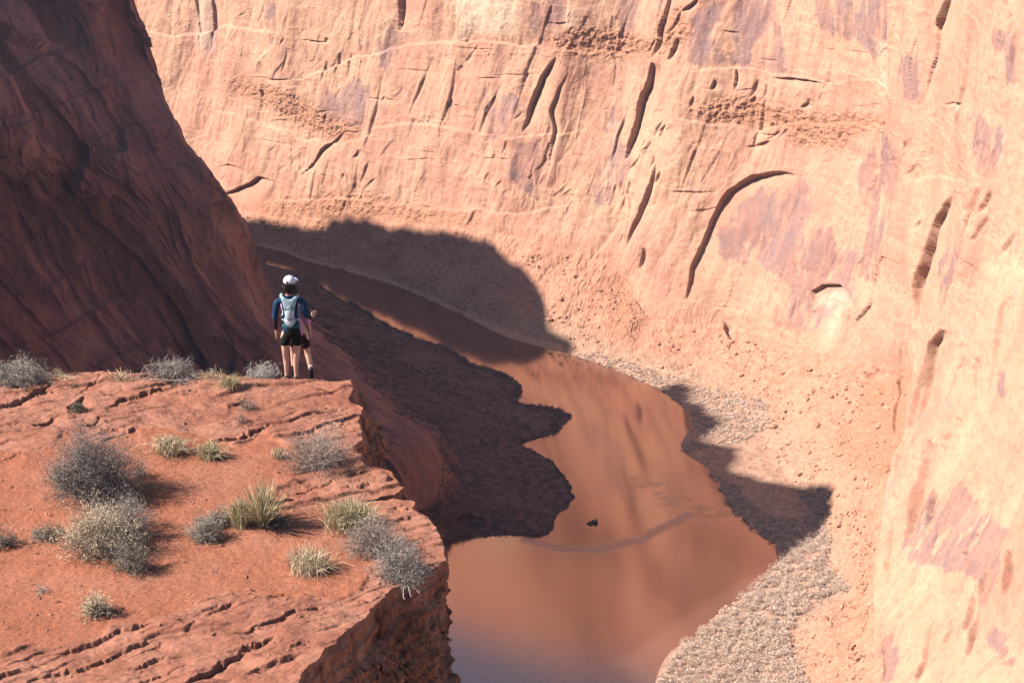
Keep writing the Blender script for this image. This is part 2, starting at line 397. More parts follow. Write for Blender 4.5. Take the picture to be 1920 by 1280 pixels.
BENCH = [  # set-backs above a line (travel left to right)
 ([(560, 150), (640, 118), (760, 84), (900, 76), (1040, 92), (1180, 104), (1260, 92)], 8, 60), ([(1270, 222), (1340, 232), (1420, 246), (1500, 232), (1580, 232), (1660, 244)], 8, 50),
 ([(395, 205), (470, 222), (560, 262), (640, 268), (700, 250)], 6, 40), ([(1290, 135), (1400, 128), (1480, 142), (1560, 158), (1640, 150)], 4, 40),
 ([(680, 240), (800, 232), (960, 262), (1100, 240)], 3, 40), ([(480, 380), (640, 372), (820, 392), (960, 400), (1080, 380)], 5, 36), ([(1200, 505), (1290, 560), (1400, 590), (1500, 640)], 4, 34),
 ([(260, 60), (330, 70), (420, 48), (520, 62)], 4, 40), ([(1700, 340), (1760, 330), (1840, 352)], 4, 30)]
PROUD = [  # the near buttress and the big slabs stand forward to the right of these lines
 ([(1884, -60), (1892, 60), (1905, 200), (1906, 280), (1845, 420), (1806, 560), (1752, 720), (1712, 860), (1668, 1010), (1650, 1120), (1640, 1300)], 36, 120), ([(1835, 560), (1772, 760), (1735, 900), (1705, 1020), (1680, 1140), (1668, 1300)], 9, 30),
 ([(1930, 560), (1880, 700), (1850, 860), (1830, 1000), (1800, 1140), (1790, 1300)], 14, 60), ([(1760, -60), (1750, 100), (1722, 230), (1700, 330)], 10, 60), ([(1855, 120), (1835, 260), (1800, 400), (1770, 520)], 8, 40),
 ([(1668, -60), (1664, 60), (1660, 180), (1650, 260), (1628, 380), (1600, 520)], 8, 50), ([(1085, -60), (1060, 60)], 6, 60), ([(560, -60), (530, 60), (470, 130)], 7, 60),
 ([(1250, 120), (1215, 260), (1160, 420), (1100, 500)], 7, 60), ([(860, 0), (850, 75)], 5, 50)]
POLY = {
 'stain': [[(975, 8), (1062, 8), (1050, 62), (980, 56)], [(1140, -20), (1205, -20), (1190, 62), (1150, 62)],
  [(1300, 20), (1450, -10), (1470, 60), (1440, 130), (1380, 125), (1290, 90)], [(1520, -20), (1672, -20), (1662, 80), (1635, 115), (1600, 80), (1540, 60)],
  [(1425, 60), (1462, 60), (1485, 140), (1440, 145)], [(1690, 108), (1722, 112), (1728, 190), (1692, 195)],
  [(1350, 420), (1420, 350), (1505, 335), (1530, 420), (1600, 455), (1590, 560), (1520, 625), (1440, 612), (1475, 540), (1410, 490), (1340, 480)],
  [(1645, 240), (1692, 300), (1668, 400), (1640, 525), (1598, 525), (1622, 400), (1600, 330)], [(1815, 215), (1870, 240), (1892, 300), (1858, 352), (1830, 310)],
  [(375, 60), (397, -20), (412, -20), (394, 112), (378, 112)], [(700, 62), (748, 60), (728, 135), (700, 152)], [(1135, 210), (1168, 200), (1158, 300), (1128, 345)],
  [(1735, 940), (1800, 900), (1850, 950), (1885, 1000), (1898, 1065), (1868, 1160), (1840, 1090), (1790, 1065), (1700, 1060)],
  [(1655, 1195), (1682, 1200), (1674, 1290), (1655, 1290)], [(1752, 470), (1800, 460), (1792, 625), (1765, 640)], [(1722, 715), (1745, 730), (1726, 800), (1712, 785)],
  [(930, 160), (975, 190), (940, 260), (890, 262)], [(600, 180), (700, 150), (690, 240), (600, 250)], [(960, 280), (1010, 250), (1000, 370), (960, 350)],
  [(490, 5), (520, 5), (520, 90), (500, 80)], [(1860, 60), (1920, 60), (1920, 160), (1880, 160)], [(680, 20), (712, 20), (712, 42), (682, 42)],
  [(1030, 65), (1180, 70), (1170, 92), (1040, 90)], [(1640, 690), (1682, 688), (1676, 712), (1640, 712)], [(1870, 690), (1900, 700), (1900, 760), (1880, 740)],
  [(1850, 1180), (1900, 1200), (1905, 1260), (1880, 1250)], [(1300, 100), (1345, 95), (1340, 130), (1300, 125)], [(420, 130), (450, 130), (450, 160), (425, 158)],
  [(1100, 330), (1190, 270), (1180, 330), (1120, 400)]],
 'pale': [[(855, -20), (985, -20), (965, 62), (860, 70)], [(1642, 78), (1664, 95), (1660, 200), (1634, 195)], [(1528, 545), (1586, 548), (1582, 572), (1530, 572)],
  [(1060, 15), (1080, 10), (1085, 60), (1060, 50)], [(1780, 197), (1812, 194), (1806, 208), (1782, 206)], [(1875, 500), (1930, 505), (1930, 520), (1875, 515)],
  [(1560, 575), (1590, 575), (1550, 680), (1520, 680)], [(366, -20), (384, -20), (382, 90), (370, 90)],
  [(1610, 700), (1640, 700), (1630, 715), (1612, 712)]],
 'rubble': [[(1010, 78), (1110, 48), (1210, 70), (1245, 100), (1180, 108), (1050, 96)], [(1290, 200), (1400, 182), (1500, 212), (1655, 225), (1650, 245), (1480, 236), (1330, 228)],
  [(400, 150), (480, 155), (560, 185), (650, 232), (700, 215), (640, 262), (590, 250), (480, 190)], [(1150, 515), (1166, 500), (1205, 625), (1140, 640)],
  [(480, 380), (700, 370), (900, 410), (900, 430), (700, 410), (480, 405)], [(1640, 720), (1700, 690), (1700, 860), (1640, 900), (1560, 830)],
  [(1240, 30), (1290, 10), (1290, 80), (1240, 100)], [(1480, 235), (1620, 240), (1560, 275), (1470, 265)]],
}
_r = random.Random(11)
def _extra():
    out = []
    for cx, cy, sx, sy, n in ((760, 250, 260, 90, 34), (1130, 330, 130, 110, 26), (560, 110, 90, 60, 10), (1450, 200, 150, 60, 16), (1640, 330, 110, 130, 18), (1180, 60, 120, 50, 14), (1800, 800, 70, 160, 14), (1850, 300, 50, 160, 14), (900, 350, 260, 30, 20)):
        for _ in range(n):
            x = cx+_r.uniform(-sx, sx); y = cy+_r.uniform(-sy, sy); L = _r.uniform(14, 62)*_r.uniform(.5, 1); a = math.radians(_r.gauss(63, 9)); k = _r.uniform(-.12, .12)
            p = [(x, y), (x-math.cos(a)*L*.5+k*L, y+math.sin(a)*L*.5), (x-math.cos(a)*L, y+math.sin(a)*L)]
            out.append((p, _r.uniform(1.6, 4.2), _r.uniform(5, 9)))
            if _r.random() < .35: out.append(([(u+_r.uniform(5, 10), v+_r.uniform(-4, 8)) for u, v in p], _r.uniform(1.5, 3), 5))
    for _ in range(34):
        x = _r.uniform(420, 1700); y = _r.uniform(30, 400); L = _r.uniform(25, 90); k = _r.uniform(-.12, .16)
        out.append(([(x+L, y+k*L), (x+L*.5, y+k*L*.4+_r.uniform(-2, 2)), (x, y)], _r.uniform(1.4, 2.8), 6))
    return out
CRACKS += _extra()
CRACKS += [([(1868, 250), (1846, 330), (1812, 430), (1790, 520)], 5, 9), ([(1782, 640), (1752, 740), (1722, 840), (1700, 930)], 5, 9), ([(1690, 640), (1680, 740), (1668, 840)], 4, 9), ([(1905, 560), (1876, 660), (1848, 780)], 6, 10),
 ([(1700, 940), (1680, 1040), (1664, 1150)], 5, 9), ([(1860, 1010), (1838, 1130), (1830, 1240)], 5, 10), ([(1765, 1060), (1742, 1180), (1730, 1290)], 5, 10), ([(1920, 60), (1905, 160), (1912, 240)], 6, 9), ([(1830, 30), (1815, 130), (1790, 240), (1772, 330)], 4, 9),
 ([(1905, 800), (1880, 900), (1872, 1000)], 5, 9), ([(1240, 300), (1205, 400), (1170, 470)], 4, 8), ([(1440, 150), (1425, 240), (1400, 310)], 3, 8), ([(1100, 110), (1085, 200), (1062, 300)], 3, 8), ([(860, 90), (838, 200), (812, 300)], 3, 8), ([(720, 130), (700, 220), (680, 280)], 3, 8), ([(1560, 60), (1548, 150)], 3, 8)]
def inpoly(x, y, P):
    r = np.zeros(x.shape, bool); n = len(P)
    for i in range(n):
        x0, y0 = P[i]; x1, y1 = P[(i+1) % n]
        if y0 == y1: continue
        c = ((y0 > y) != (y1 > y)) & (x < (x1-x0)*(y-y0)/(y1-y0)+x0)
        r ^= c
    return r
def blur(a, k, it=2):
    for _ in range(it):
        for ax in (0, 1):
            c = np.cumsum(np.pad(a, [(k+1, k) if i == ax else (0, 0) for i in (0, 1)], mode='edge'), axis=ax)
            a = (np.take(c, range(2*k+1, c.shape[ax]), ax)-np.take(c, range(0, c.shape[ax]-2*k-1), ax))/(2*k+1)
    return a
RX0, RY0, RS = -200, -120, 2.0
def raster(polys, soft):
    H, W = int(1600/RS), int(2400/RS)
    yy, xx = np.mgrid[0:H, 0:W]; xx = xx*RS+RX0; yy = yy*RS+RY0
    a = np.zeros((H, W))
    for i, P in enumerate(polys):
        a = np.maximum(a, inpoly(xx, yy, P)*1.0)
    return blur(a, soft)
def rsample(a, x, y):
    fx = np.clip((x-RX0)/RS, 0, a.shape[1]-2); fy = np.clip((y-RY0)/RS, 0, a.shape[0]-2)
    i = fx.astype(int); j = fy.astype(int); fx -= i; fy -= j
    return (a[j, i]*(1-fx)+a[j, i+1]*fx)*(1-fy)+(a[j+1, i]*(1-fx)+a[j+1, i+1]*fx)*fy
def crack_field(px, py, wx, wy, mpp, inc=None, items=None, soft=None):
    """metres of recess at each vertex from the traced break lines"""
    D = np.zeros(px.shape)
    X = px+wx; Y = py+wy
    for pts, wd, dec in (CRACKS if items is None else items):
        P = np.array(pts, float); seg = np.hypot(*(P[1:]-P[:-1]).T); L = seg.sum()
        x0, y0 = P.min(0)-dec*3-8; x1, y1 = P.max(0)+dec*3+8
        m = (X > x0) & (X < x1) & (Y > y0) & (Y < y1)
        if not m.any(): continue
        x = X[m]; y = Y[m]
        best = np.full(x.shape, 1e9); sd = np.zeros(x.shape); tt = np.zeros(x.shape); acc = 0
        for i in range(len(P)-1):
            d = P[i+1]-P[i]; l = seg[i]; d = d/l
            t = np.clip((x-P[i, 0])*d[0]+(y-P[i, 1])*d[1], 0, l)
            dx = x-P[i, 0]-d[0]*t; dy = y-P[i, 1]-d[1]*t
            dist = np.hypot(dx, dy); cs = -(d[0]*dy-d[1]*dx)
            b = dist < best-1e-6
            best[b] = dist[b]; sd[b] = (np.sign(cs)*dist)[b]; tt[b] = ((acc+t)/L)[b]
            acc += l
        wt = np.clip(np.sin(np.pi*tt), 0, 1)**.55
        ee = .9 if inc is None else .9+.65*(inc[m]-1)
        ee = ee if soft is None else soft
        f = sstep(-ee, ee, sd)*np.exp(-np.maximum(sd, 0)/dec)*wt
        # gentle proud lip on the sunny side
        lip = sstep(-dec*.9, -1, sd)*(sd < 0)*.12*wt
        D[m] = np.maximum(D[m], wd*f*mpp[m]*1.35*(1 if inc is None else inc[m]))-lip*wd*mpp[m]*1.0*(D[m] < .05)
    return D

def build_far():
    G = GA
    # soften the corners between slope breaks
    for _ in range(3):
        G[:, 1:-1] = .5*G[:, 1:-1]+.25*(G[:, :-2]+G[:, 2:])
        G[1:-1] = .5*G[1:-1]+.25*(G[:-2]+G[2:])
    N = grid_normals(G)
    if N[len(N)//2, N.shape[1]//2, 1] > 0: N = -N
    V = np.broadcast_to(vlev, G.shape[:2])
    px, py, w = proj(G); mpp = w/FPX
    PW = G.copy()
    cliff = sstep(3.85, 4.25, V)*(1-sstep(8.0, 8.6, V)); talus = sstep(1.9, 2.4, V)*(1-sstep(3.9, 4.2, V)); bank = sstep(1, 1.3, V)*(1-sstep(1.9, 2.4, V))
    below = 1-sstep(.7, 1.25, V)
    dg = np.array([-.30, -.10, -.95]); dg /= np.linalg.norm(dg)
    S = G-(G@dg)[..., None]*dg*.68                      # features stretched up the face
    wob = fbm(G, 9, 4, seed=3)
    broad = fbm(S, 55, 3, seed=1)*3.2*cliff
    flute = (fbm(S+wob[..., None]*1.2, 10, 5, .5, seed=2)*.40-np.clip(fbm(S, 21, 4, .5, seed=23, ridged=True)-.6, 0, 1)*1.0)*cliff*-1
    slab = fbm(G*np.array([1, 1, .8]), 24, 4, .5, seed=9)
    pass
    # beds: thin ledges following height, wandering
    zz = G[..., 2]+fbm(G, 90, 3, seed=4)*9+fbm(G, 7, 4, seed=44)*1.3+.06*G[..., 0]
    bed = np.zeros(zz.shape)
    for per, amp, sd in ((19.0, .34, 1), (6.3, .10, 2)):
        ph = (zz/per+sd*.37) % 1
        bed += amp*(ph**2-.3)*(.1+1.6*sstep(-.1, .5, fbm(G*np.array([1, 1, 2.2]), per*2.6, 3, seed=20+sd)))
    fine = fbm(G, 3.2, 4, .6, seed=5)
    rub = raster(POLY['rubble'], 5); ru = rsample(rub, px+wob*9, py+fbm(G, 9, 3, seed=8)*9)
    ru = np.clip(ru*1.3, 0, 1)*cliff
    tal = fbm(G, 22, 4, seed=6)*1.5+fbm(G, 4.2, 5, .6, seed=7)*.20+fbm(S, 8, 4, .5, seed=27)*.6
    # erosion runnels down the talus
    run = fbm(np.stack([GAu*1.9, V*.55, V*0], -1), .09, 4, .55, seed=13, ridged=True)
    fac = facets(S+wob[..., None]*.6, 13, .9, .55, 1)*.62+facets(S+wob[..., None]*.4, 5.0, .8, .5, 2)*.20
    fac *= sstep(-.35, .35, fbm(G, 38, 3, seed=28))
    d = broad+fac*cliff-flute+bed*cliff+fine*(.13*cliff+.1*bank)+talus*(tal-run*.25)+bank*fbm(G, 7, 3, seed=11)*.5
    d += ru*(fbm(G, 2.4, 4, .65, seed=14)*.75)
    wx = fbm(G, 14, 2, .5, seed=15)*3.2; wy = fbm(G, 14, 2, seed=16)*2.5
    ci = np.clip((N*SUN).sum(-1), .1, .985); inc = np.clip(.95/np.tan(np.arccos(ci)), 1.0, 2.5)
    cr_ = crack_field(px, py, wx, wy, mpp, inc)
    cb = cr_.copy()
    for _ in range(1):
        cb[1:-1] = .5*cb[1:-1]+.25*(cb[:-2]+cb[2:]); cb[:, 1:-1] = .5*cb[:, 1:-1]+.25*(cb[:, :-2]+cb[:, 2:])
    wb = .2+.4*sstep(1.1, 1.6, inc); cr_ = cr_*(1-wb)+cb*wb
    bn = crack_field(px, py, wx*1.5, wy*2+wob*3, mpp, None, BENCH, 3.2)
    pr = crack_field(px, py, wx*1.5+wob*2, wy, mpp, None, PROUD, 3.0)
    d = broad*.15+(d-broad*.15)*(1-.8*sstep(.15, 1.2, cr_))
    d = d*(1-below)-(cr_+bn*.9-pr*.8)*sstep(3.3, 4.0, V)
    G = G+N*d[..., None]
    lz = (V <= 1.0)
    # vertex masks: R stain, G pale, B rubble, A brush bank / talus code
    wy2 = fbm(G*np.array([1, 1, .3]), 10, 5, .6, seed=18)
    st = rsample(raster(POLY['stain'], 4), px+wob*7, py+wy2*14)*(.6+.55*wy2+.3*wob)
    st = sstep(.25, .62, st*1.25+.22*fbm(G*np.array([1, 1, .12]), 3.2, 4, .6, seed=29)*(st > .02))
    pa = rsample(raster(POLY['pale'], 4), px+wob*5, py+wy2*10)
    col = np.stack([np.clip(st, 0, 1), np.clip(pa, 0, 1), np.clip(rsample(rub, px+wob*9, py+wob*5)*1.3, 0, 1), np.clip(sstep(.8, 1.1, V)*(1-sstep(2.1, 2.9, V+.25*wob)), 0, 1)], -1)
    aux = np.stack([talus, cliff, np.clip(cr_/4, 0, 1), below], -1)
    o = mesh_from_grid('canyon_wall', G, MAT['far_rock'], {'mask': col.reshape(-1, 4), 'aux': aux.reshape(-1, 4)}, flip=True)
    struct(o)
    return G, px, py, V
GAu = np.broadcast_to(uk[:, None], GA.shape[:2]).copy()
# ------------------------------------------------------------------ shadow edge traced on the far bank -> rim of the near-side plateau
SHADOW = [(461, 409), (509, 413), (543, 418), (574, 430), (595, 428), (625, 413), (660, 407), (687, 411), (732, 426), (784, 431), (832, 433),
 (880, 445), (921, 454), (942, 476), (990, 510), (1014, 552), (1010, 579), (1024, 624), (1069, 634), (1076, 645), (1064, 660)]
SHADOW2 = [(1239, 733), (1256, 721), (1280, 720), (1301, 733), (1297, 750), (1313, 757), (1330, 775), (1366, 790), (1348, 805), (1313, 812)]
SHADOW3 = [(1274, 840), (1298, 822), (1325, 825), (1384, 840), (1381, 861), (1369, 879), (1378, 885), (1420, 894), (1473, 911), (1526, 908),
 (1556, 908), (1568, 917), (1556, 932), (1497, 950), (1509, 959), (1491, 974), (1470, 980), (1470, 1000), (1494, 1015), (1497, 1030), (1467, 1042)]
RIM_Z = 290.0
def shadow_rim(G, px, py):
    sel = (GAu > .5) & (GAu < 19)
    P = G[sel]; x = px[sel]; y = py[sel]
    def hit(pts):
        out = []
        for a, b in pts:
            i = np.argmin((x-a)**2+(y-b)**2); p = P[i]
            out.append(p+SUN*((RIM_Z-p[2])/SUN[2]))
        return out
    def wat(pts):
        return [atz(a, b, 0)+SUN*(RIM_Z/SUN[2]) for a, b in pts]
    far = hit([(461, 409)])[0]
    A = hit(SHADOW); B = wat([(1080, 680), (1150, 710)]); C_ = hit(SHADOW2); D = wat([(1270, 822)]); E = hit(SHADOW3); F = wat([(1380, 1090), (1240, 1180), (1080, 1300)])
    return A+B+C_+D+E+F
def W(x, y, z): return np.array([x, y, z], float)
def PZ(px, py, z): return atz(px, py, z)
def build_left(G, px, py):
    R = shadow_rim(G, px, py)
    R = np.array(R)
    # spread the rim over u .13 .. .80 by arc length
    s = np.concatenate([[0], np.cumsum(np.linalg.norm(R[1:]-R[:-1], axis=1))]); s /= s[-1]
    rk = list(.13+.67*s); rp = [p for p in R]
    rk = [0, .06]+rk+[.84, .88, .92, .95, .975, 1]
    rp = [W(-900, 900, 290), W(-600, 930, 290)]+rp+[W(-335, 500, 290), W(-300, 380, 290), W(-130, 260, 290), W(-62, 130, 289), W(-20, 44, 288), W(-10, -60, 288)]
    shore = [(0, W(-800, 1120, 0)), (.05, W(-500, 1070, 0)), (.1, PZ(300, 440, 0)), (.15, PZ(509, 498, 0)), (.18, PZ(577, 514, 0)), (.22, PZ(632, 559, 0)), (.25, PZ(677, 576, 0)),
     (.28, PZ(715, 600, 0)), (.30, PZ(749, 617, 0)), (.325, PZ(784, 634, 0)), (.35, PZ(835, 651, 0)), (.37, PZ(870, 669, 0)), (.385, PZ(887, 682, 0)), (.405, PZ(928, 693, 0)), (.42, PZ(955, 704, 0)),
     (.435, PZ(983, 731, 0)), (.445, PZ(974, 747, 0)), (.455, PZ(984, 758, 0)), (.475, PZ(1040, 764, 0)), (.495, PZ(1067, 781, 0)), (.51, PZ(1052, 806, 0)), (.53, PZ(1006, 820, 0)), (.545, PZ(977, 831, 0)),
     (.56, PZ(1006, 850, 0)), (.58, PZ(1037, 866, 0)), (.6, PZ(1059, 894, 0)), (.62, PZ(1077, 919, 0)), (.635, PZ(1068, 947, 0)), (.65, PZ(1046, 969, 0)), (.675, PZ(1027, 1001, 0)), (.7, PZ(940, 1006, 0)),
     (.715, PZ(902, 1006, 0)), (.73, PZ(865, 1001, 0)), (.75, PZ(833, 1014, 0)), (.78, W(-38, 618, 0)), (.81, W(-62, 590, 0)), (.85, W(-80, 520, 0)), (.9, W(-70, 400, 0)), (.95, W(-40, 200, 0)), (1, W(-15, -60, 0))]
    L2 = [(0, W(-800, 1110, 3)), (.1, PZ(280, 450, 3)), (.15, PZ(500, 506, 3)), (.2, PZ(580, 540, 3)), (.25, PZ(645, 588, 4)), (.3, PZ(700, 625, 4)), (.35, PZ(780, 665, 5)), (.4, PZ(860, 705, 5)), (.44, PZ(900, 745, 4)),
     (.49, PZ(955, 790, 3)), (.53, PZ(940, 822, 3)), (.57, PZ(960, 860, 3)), (.61, PZ(990, 905, 3)), (.65, PZ(975, 945, 3)), (.69, PZ(925, 972, 3)), (.74, PZ(840, 978, 3)), (.78, W(-48, 605, 4)), (.82, W(-75, 575, 4)), (.86, W(-92, 510, 5)),
     (.9, W(-82, 400, 5)), (.95, W(-48, 200, 5)), (1, W(-18, -60, 5))]
    L3 = [(0, W(-800, 1090, 12)), (.1, PZ(260, 470, 12)), (.15, PZ(500, 540, 10)), (.2, PZ(570, 580, 11)), (.3, PZ(665, 660, 14)), (.35, PZ(710, 710, 15)), (.4, PZ(760, 750, 14)), (.46, PZ(810, 785, 12)),
     (.53, PZ(845, 825, 9)), (.6, PZ(860, 875, 8)), (.67, PZ(850, 930, 8)), (.73, PZ(800, 965, 8)), (.78, W(-58, 592, 12)), (.82, W(-90, 560, 15)), (.86, W(-105, 500, 18)), (.9, W(-95, 390, 20)), (.95, W(-58, 200, 20)), (1, W(-20, -60, 20))]
    L4 = [(0, W(-800, 1070, 30)), (.1, W(-250, 925, 30)), (.15, W(-180, 860, 28)), (.2, PZ(520, 590, 28)), (.26, PZ(565, 620, 32)), (.31, PZ(600, 645, 36)), (.37, PZ(655, 700, 38)), (.43, PZ(710, 760, 36)), (.49, PZ(765, 802, 33)),
     (.54, PZ(800, 828, 30)), (.6, PZ(807, 870, 24)), (.64, PZ(795, 915, 20)), (.69, PZ(765, 950, 18)), (.74, PZ(690, 990, 20)), (.78, W(-85, 580, 30)), (.82, W(-115, 545, 38)), (.86, W(-128, 490, 40)), (.9, W(-120, 380, 45)), (.95, W(-68, 190, 60)), (1, W(-22, -60, 60))]
    L5 = [(0, W(-800, 1050, 70)), (.1, W(-270, 900, 70)), (.15, W(-220, 850, 65)), (.2, W(-160, 790, 60)), (.26, W(-100, 735, 58)), (.32, PZ(538, 600, 57)), (.38, PZ(580, 660, 54)), (.45, PZ(640, 740, 49)), (.52, PZ(690, 810, 44)),
     (.6, PZ(690, 880, 38)), (.68, PZ(600, 930, 38)), (.75, PZ(350, 900, 48)), (.8, W(-150, 555, 60)), (.85, W(-180, 490, 75)), (.9, W(-160, 370, 90)), (.95, W(-80, 180, 120)), (1, W(-23, -60, 120))]
    LM = [(0, W(-800, 1040, 95)), (.1, W(-285, 885, 95)), (.15, W(-240, 840, 90)), (.2, W(-185, 780, 88)), (.26, W(-118, 725, 87)), (.32, PZ(487, 470, 88)), (.38, PZ(490, 520, 85)), (.45, PZ(470, 560, 84)), (.52, PZ(430, 600, 82)),
     (.6, PZ(370, 620, 80)), (.68, PZ(270, 640, 80)), (.75, PZ(120, 650, 85)), (.8, W(-175, 558, 95)), (.85, W(-205, 490, 110)), (.9, W(-180, 365, 130)), (.95, W(-85, 178, 160)), (1, W(-24, -60, 160))]
    L6 = [(0, W(-800, 1030, 130)), (.1, W(-300, 870, 130)), (.15, W(-255, 830, 122)), (.2, W(-205, 775, 120)), (.26, W(-135, 715, 119)), (.32, PZ(428, 350, 118)), (.38, PZ(400, 385, 116)), (.45, PZ(350, 400, 116)), (.52, PZ(290, 410, 116)),
     (.6, PZ(210, 410, 117)), (.68, PZ(110, 410, 119)), (.75, PZ(-10, 410, 123)), (.8, W(-192, 560, 128)), (.85, W(-232, 490, 145)), (.9, W(-200, 360, 170)), (.95, W(-92, 175, 200)), (1, W(-25, -60, 200))]
    L7 = [(0, W(-800, 1020, 150)), (.1, W(-315, 860, 150)), (.15, W(-270, 825, 142)), (.2, W(-220, 770, 140)), (.26, W(-150, 710, 138)), (.32, aty(337, 238, 638)), (.38, PZ(305, 262, 138)), (.45, PZ(250, 272, 139)), (.52, PZ(190, 275, 141)),
     (.6, PZ(120, 275, 143)), (.68, PZ(30, 270, 147)), (.75, PZ(-80, 265, 150)), (.8, W(-205, 562, 155)), (.85, W(-250, 490, 170)), (.9, W(-210, 358, 195)), (.95, W(-96, 172, 225)), (1, W(-26, -60, 225))]
    L7b = [(0, W(-800, 1010, 165)), (.1, W(-330, 850, 165)), (.15, W(-280, 820, 160)), (.2, W(-230, 765, 158)), (.26, W(-160, 705, 157)), (.32, aty(298, 128, 637)), (.38, PZ(262, 135, 158)), (.45, PZ(205, 140, 160)), (.52, PZ(145, 140, 162)),
     (.6, PZ(75, 140, 164)), (.68, PZ(-10, 135, 168)), (.75, PZ(-120, 130, 171)), (.8, W(-212, 564, 175)), (.85, W(-262, 490, 190)), (.9, W(-215, 355, 215)), (.95, W(-98, 170, 240)), (1, W(-26, -60, 240))]
    L8 = [(0, W(-800, 1000, 190)), (.1, W(-345, 845, 190)), (.15, W(-300, 815, 187)), (.2, W(-245, 760, 185)), (.26, W(-172, 700, 182)), (.29, W(-162, 652, 183)), (.32, aty(222, -22, 622)), (.38, aty(180, -30, 612)), (.45, aty(130, -35, 605)), (.52, PZ(75, -35, 186)),
     (.6, PZ(10, -35, 188)), (.68, PZ(-70, -35, 190)), (.75, PZ(-180, -40, 193)), (.8, W(-222, 568, 198)), (.85, W(-272, 492, 210)), (.9, W(-220, 352, 235)), (.95, W(-100, 168, 258)), (1, W(-26, -60, 258))]
    L9 = [(0, W(-800, 960, 240)), (.1, W(-430, 850, 240)), (.15, W(-390, 825, 235)), (.2, W(-335, 785, 232)), (.26, W(-290, 728, 232)), (.32, W(-226, 647, 232)), (.38, W(-216, 630, 232)), (.45, W(-220, 615, 232)), (.52, W(-232, 600, 233)),
     (.6, W(-246, 590, 235)), (.68, W(-256, 580, 238)), (.75, W(-262, 573, 240)), (.8, W(-268, 562, 245)), (.85, W(-315, 495, 250)), (.9, W(-270, 345, 265)), (.95, W(-104, 165, 275)), (1, W(-27, -60, 275))]
    L10 = [(0, W(-800, 930, 275)), (.1, W(-500, 870, 272)), (.15, W(-450, 860, 270)), (.2, W(-398, 830, 270)), (.26, W(-368, 800, 268)), (.32, W(-332, 750, 262)), (.38, W(-320, 715, 262)), (.45, W(-296, 672, 262)), (.52, W(-275, 630, 262)),
     (.6, W(-262, 600, 262)), (.68, W(-270, 583, 264)), (.75, W(-288, 570, 266)), (.8, W(-302, 550, 268)), (.85, W(-326, 495, 270)), (.9, W(-285, 345, 278)), (.95, W(-108, 165, 282)), (1, W(-27, -60, 282))]
    nu = int(1250*Q)
    # denser in the visible stretch
    g = np.linspace(0, 1, 4001); dens = np.where((g > .17) & (g < .77), 1.0, .25); cdf = np.cumsum(dens); cdf /= cdf[-1]
    u = np.interp(np.linspace(0, 1, nu), cdf, g)
    def ev(L, f=cr): return f([a for a, _ in L], [b for _, b in L], u)
    sh = ev(shore, cr); sw = np.stack([sh[:, 0], sh[:, 1], sh[:, 0]*0], 1); sh[:, 0] += fbm(sw, 9, 4, .55, seed=70)*1.3; sh[:, 1] += fbm(sw, 9, 4, .55, seed=71)*1.6
    t = np.gradient(sh, axis=0); nrm = np.stack([t[:, 1], -t[:, 0], t[:, 2]*0], 1); nrm /= np.linalg.norm(nrm, axis=1)[:, None]+1e-9
    k = 25; ker = np.ones(k)/k
    nrm = np.stack([np.convolve(np.pad(nrm[:, i], k//2, mode='edge'), ker, 'valid') for i in range(3)], 1)
    if np.mean(nrm[:, 0]) < 0: nrm = -nrm
    und = sh+nrm*5; und[:, 2] = -3
    rimc = lin(rk, rp, u); rw = np.stack([rimc[:, 0], rimc[:, 1], rimc[:, 0]*0], 1); rimc[:, 0] += fbm(rw, 7, 4, .6, seed=72)*1.9; rimc[:, 1] += fbm(rw, 7, 4, .6, seed=73)*1.6
    ctr = np.stack([np.full(nu, -480.0), np.linspace(700, 300, nu), np.full(nu, 292.0)], 1)
    pl1 = rimc*.93+ctr*.07; pl1[:, 2] = 291
    pl2 = rimc*.4+ctr*.6; pl2[:, 2] = 293
    rows = [und, sh, ev(L2), ev(L3), ev(L4), ev(L5), ev(LM), ev(L6), ev(L7), ev(L7b), ev(L8), ev(L9, lin), ev(L10, lin), rimc, pl1, pl2]
    vc = [5, 34, 50, 70, 80, 90, 85, 75, 75, 80, 45, 45, 45, 6, 6]
    cols = []; vl = []
    for j in range(len(rows)-1):
        c = max(3, int(vc[j]*Q*.85))
        for i in range(c):
            tt = i/c
            if 4 <= j <= 8:
                a, b, c1, d1 = rows[j-1], rows[j], rows[j+1], rows[j+2]
                m0 = (c1-a)*.5; m1 = (d1-b)*.5
                cols.append((2*tt**3-3*tt**2+1)*b+(tt**3-2*tt**2+tt)*m0+(-2*tt**3+3*tt**2)*c1+(tt**3-tt**2)*m1)
            else: cols.append(rows[j]*(1-tt)+rows[j+1]*tt)
            vl.append(j+tt)
    cols.append(rows[-1]); vl.append(len(rows)-1.0)
    G = np.stack(cols, 1); V = np.broadcast_to(np.array(vl), G.shape[:2]); U = np.broadcast_to(u[:, None], G.shape[:2])
    N = grid_normals(G)
    if N[int(nu*.55), len(vl)//2, 0] < 0: N = -N
    bx, by, w = proj(G)
    cliff = sstep(4.2, 4.9, V)*(1-sstep(9.9, 11.6, V)); mid = sstep(2.6, 3.4, V)*(1-sstep(4.2, 4.9, V)); bank = sstep(1, 1.3, V)*(1-sstep(2.6, 3.4, V)); below = 1-sstep(.7, 1.2, V)
    wob = fbm(G, 14, 4, seed=33)
    # ramps and flutes running down to the right: noise drawn out along the down-face direction
    dirv = np.array([.52, 0.05, -.85]); dirv /= np.linalg.norm(dirv)
    al = (G*dirv).sum(-1)
    S = G-al[..., None]*dirv*.86+wob[..., None]*.5
    fl = fbm(S, 26, 3, .5, seed=31, ridged=True)*3.0+fbm(S, 9.5, 5, .55, seed=32, ridged=True)*1.5
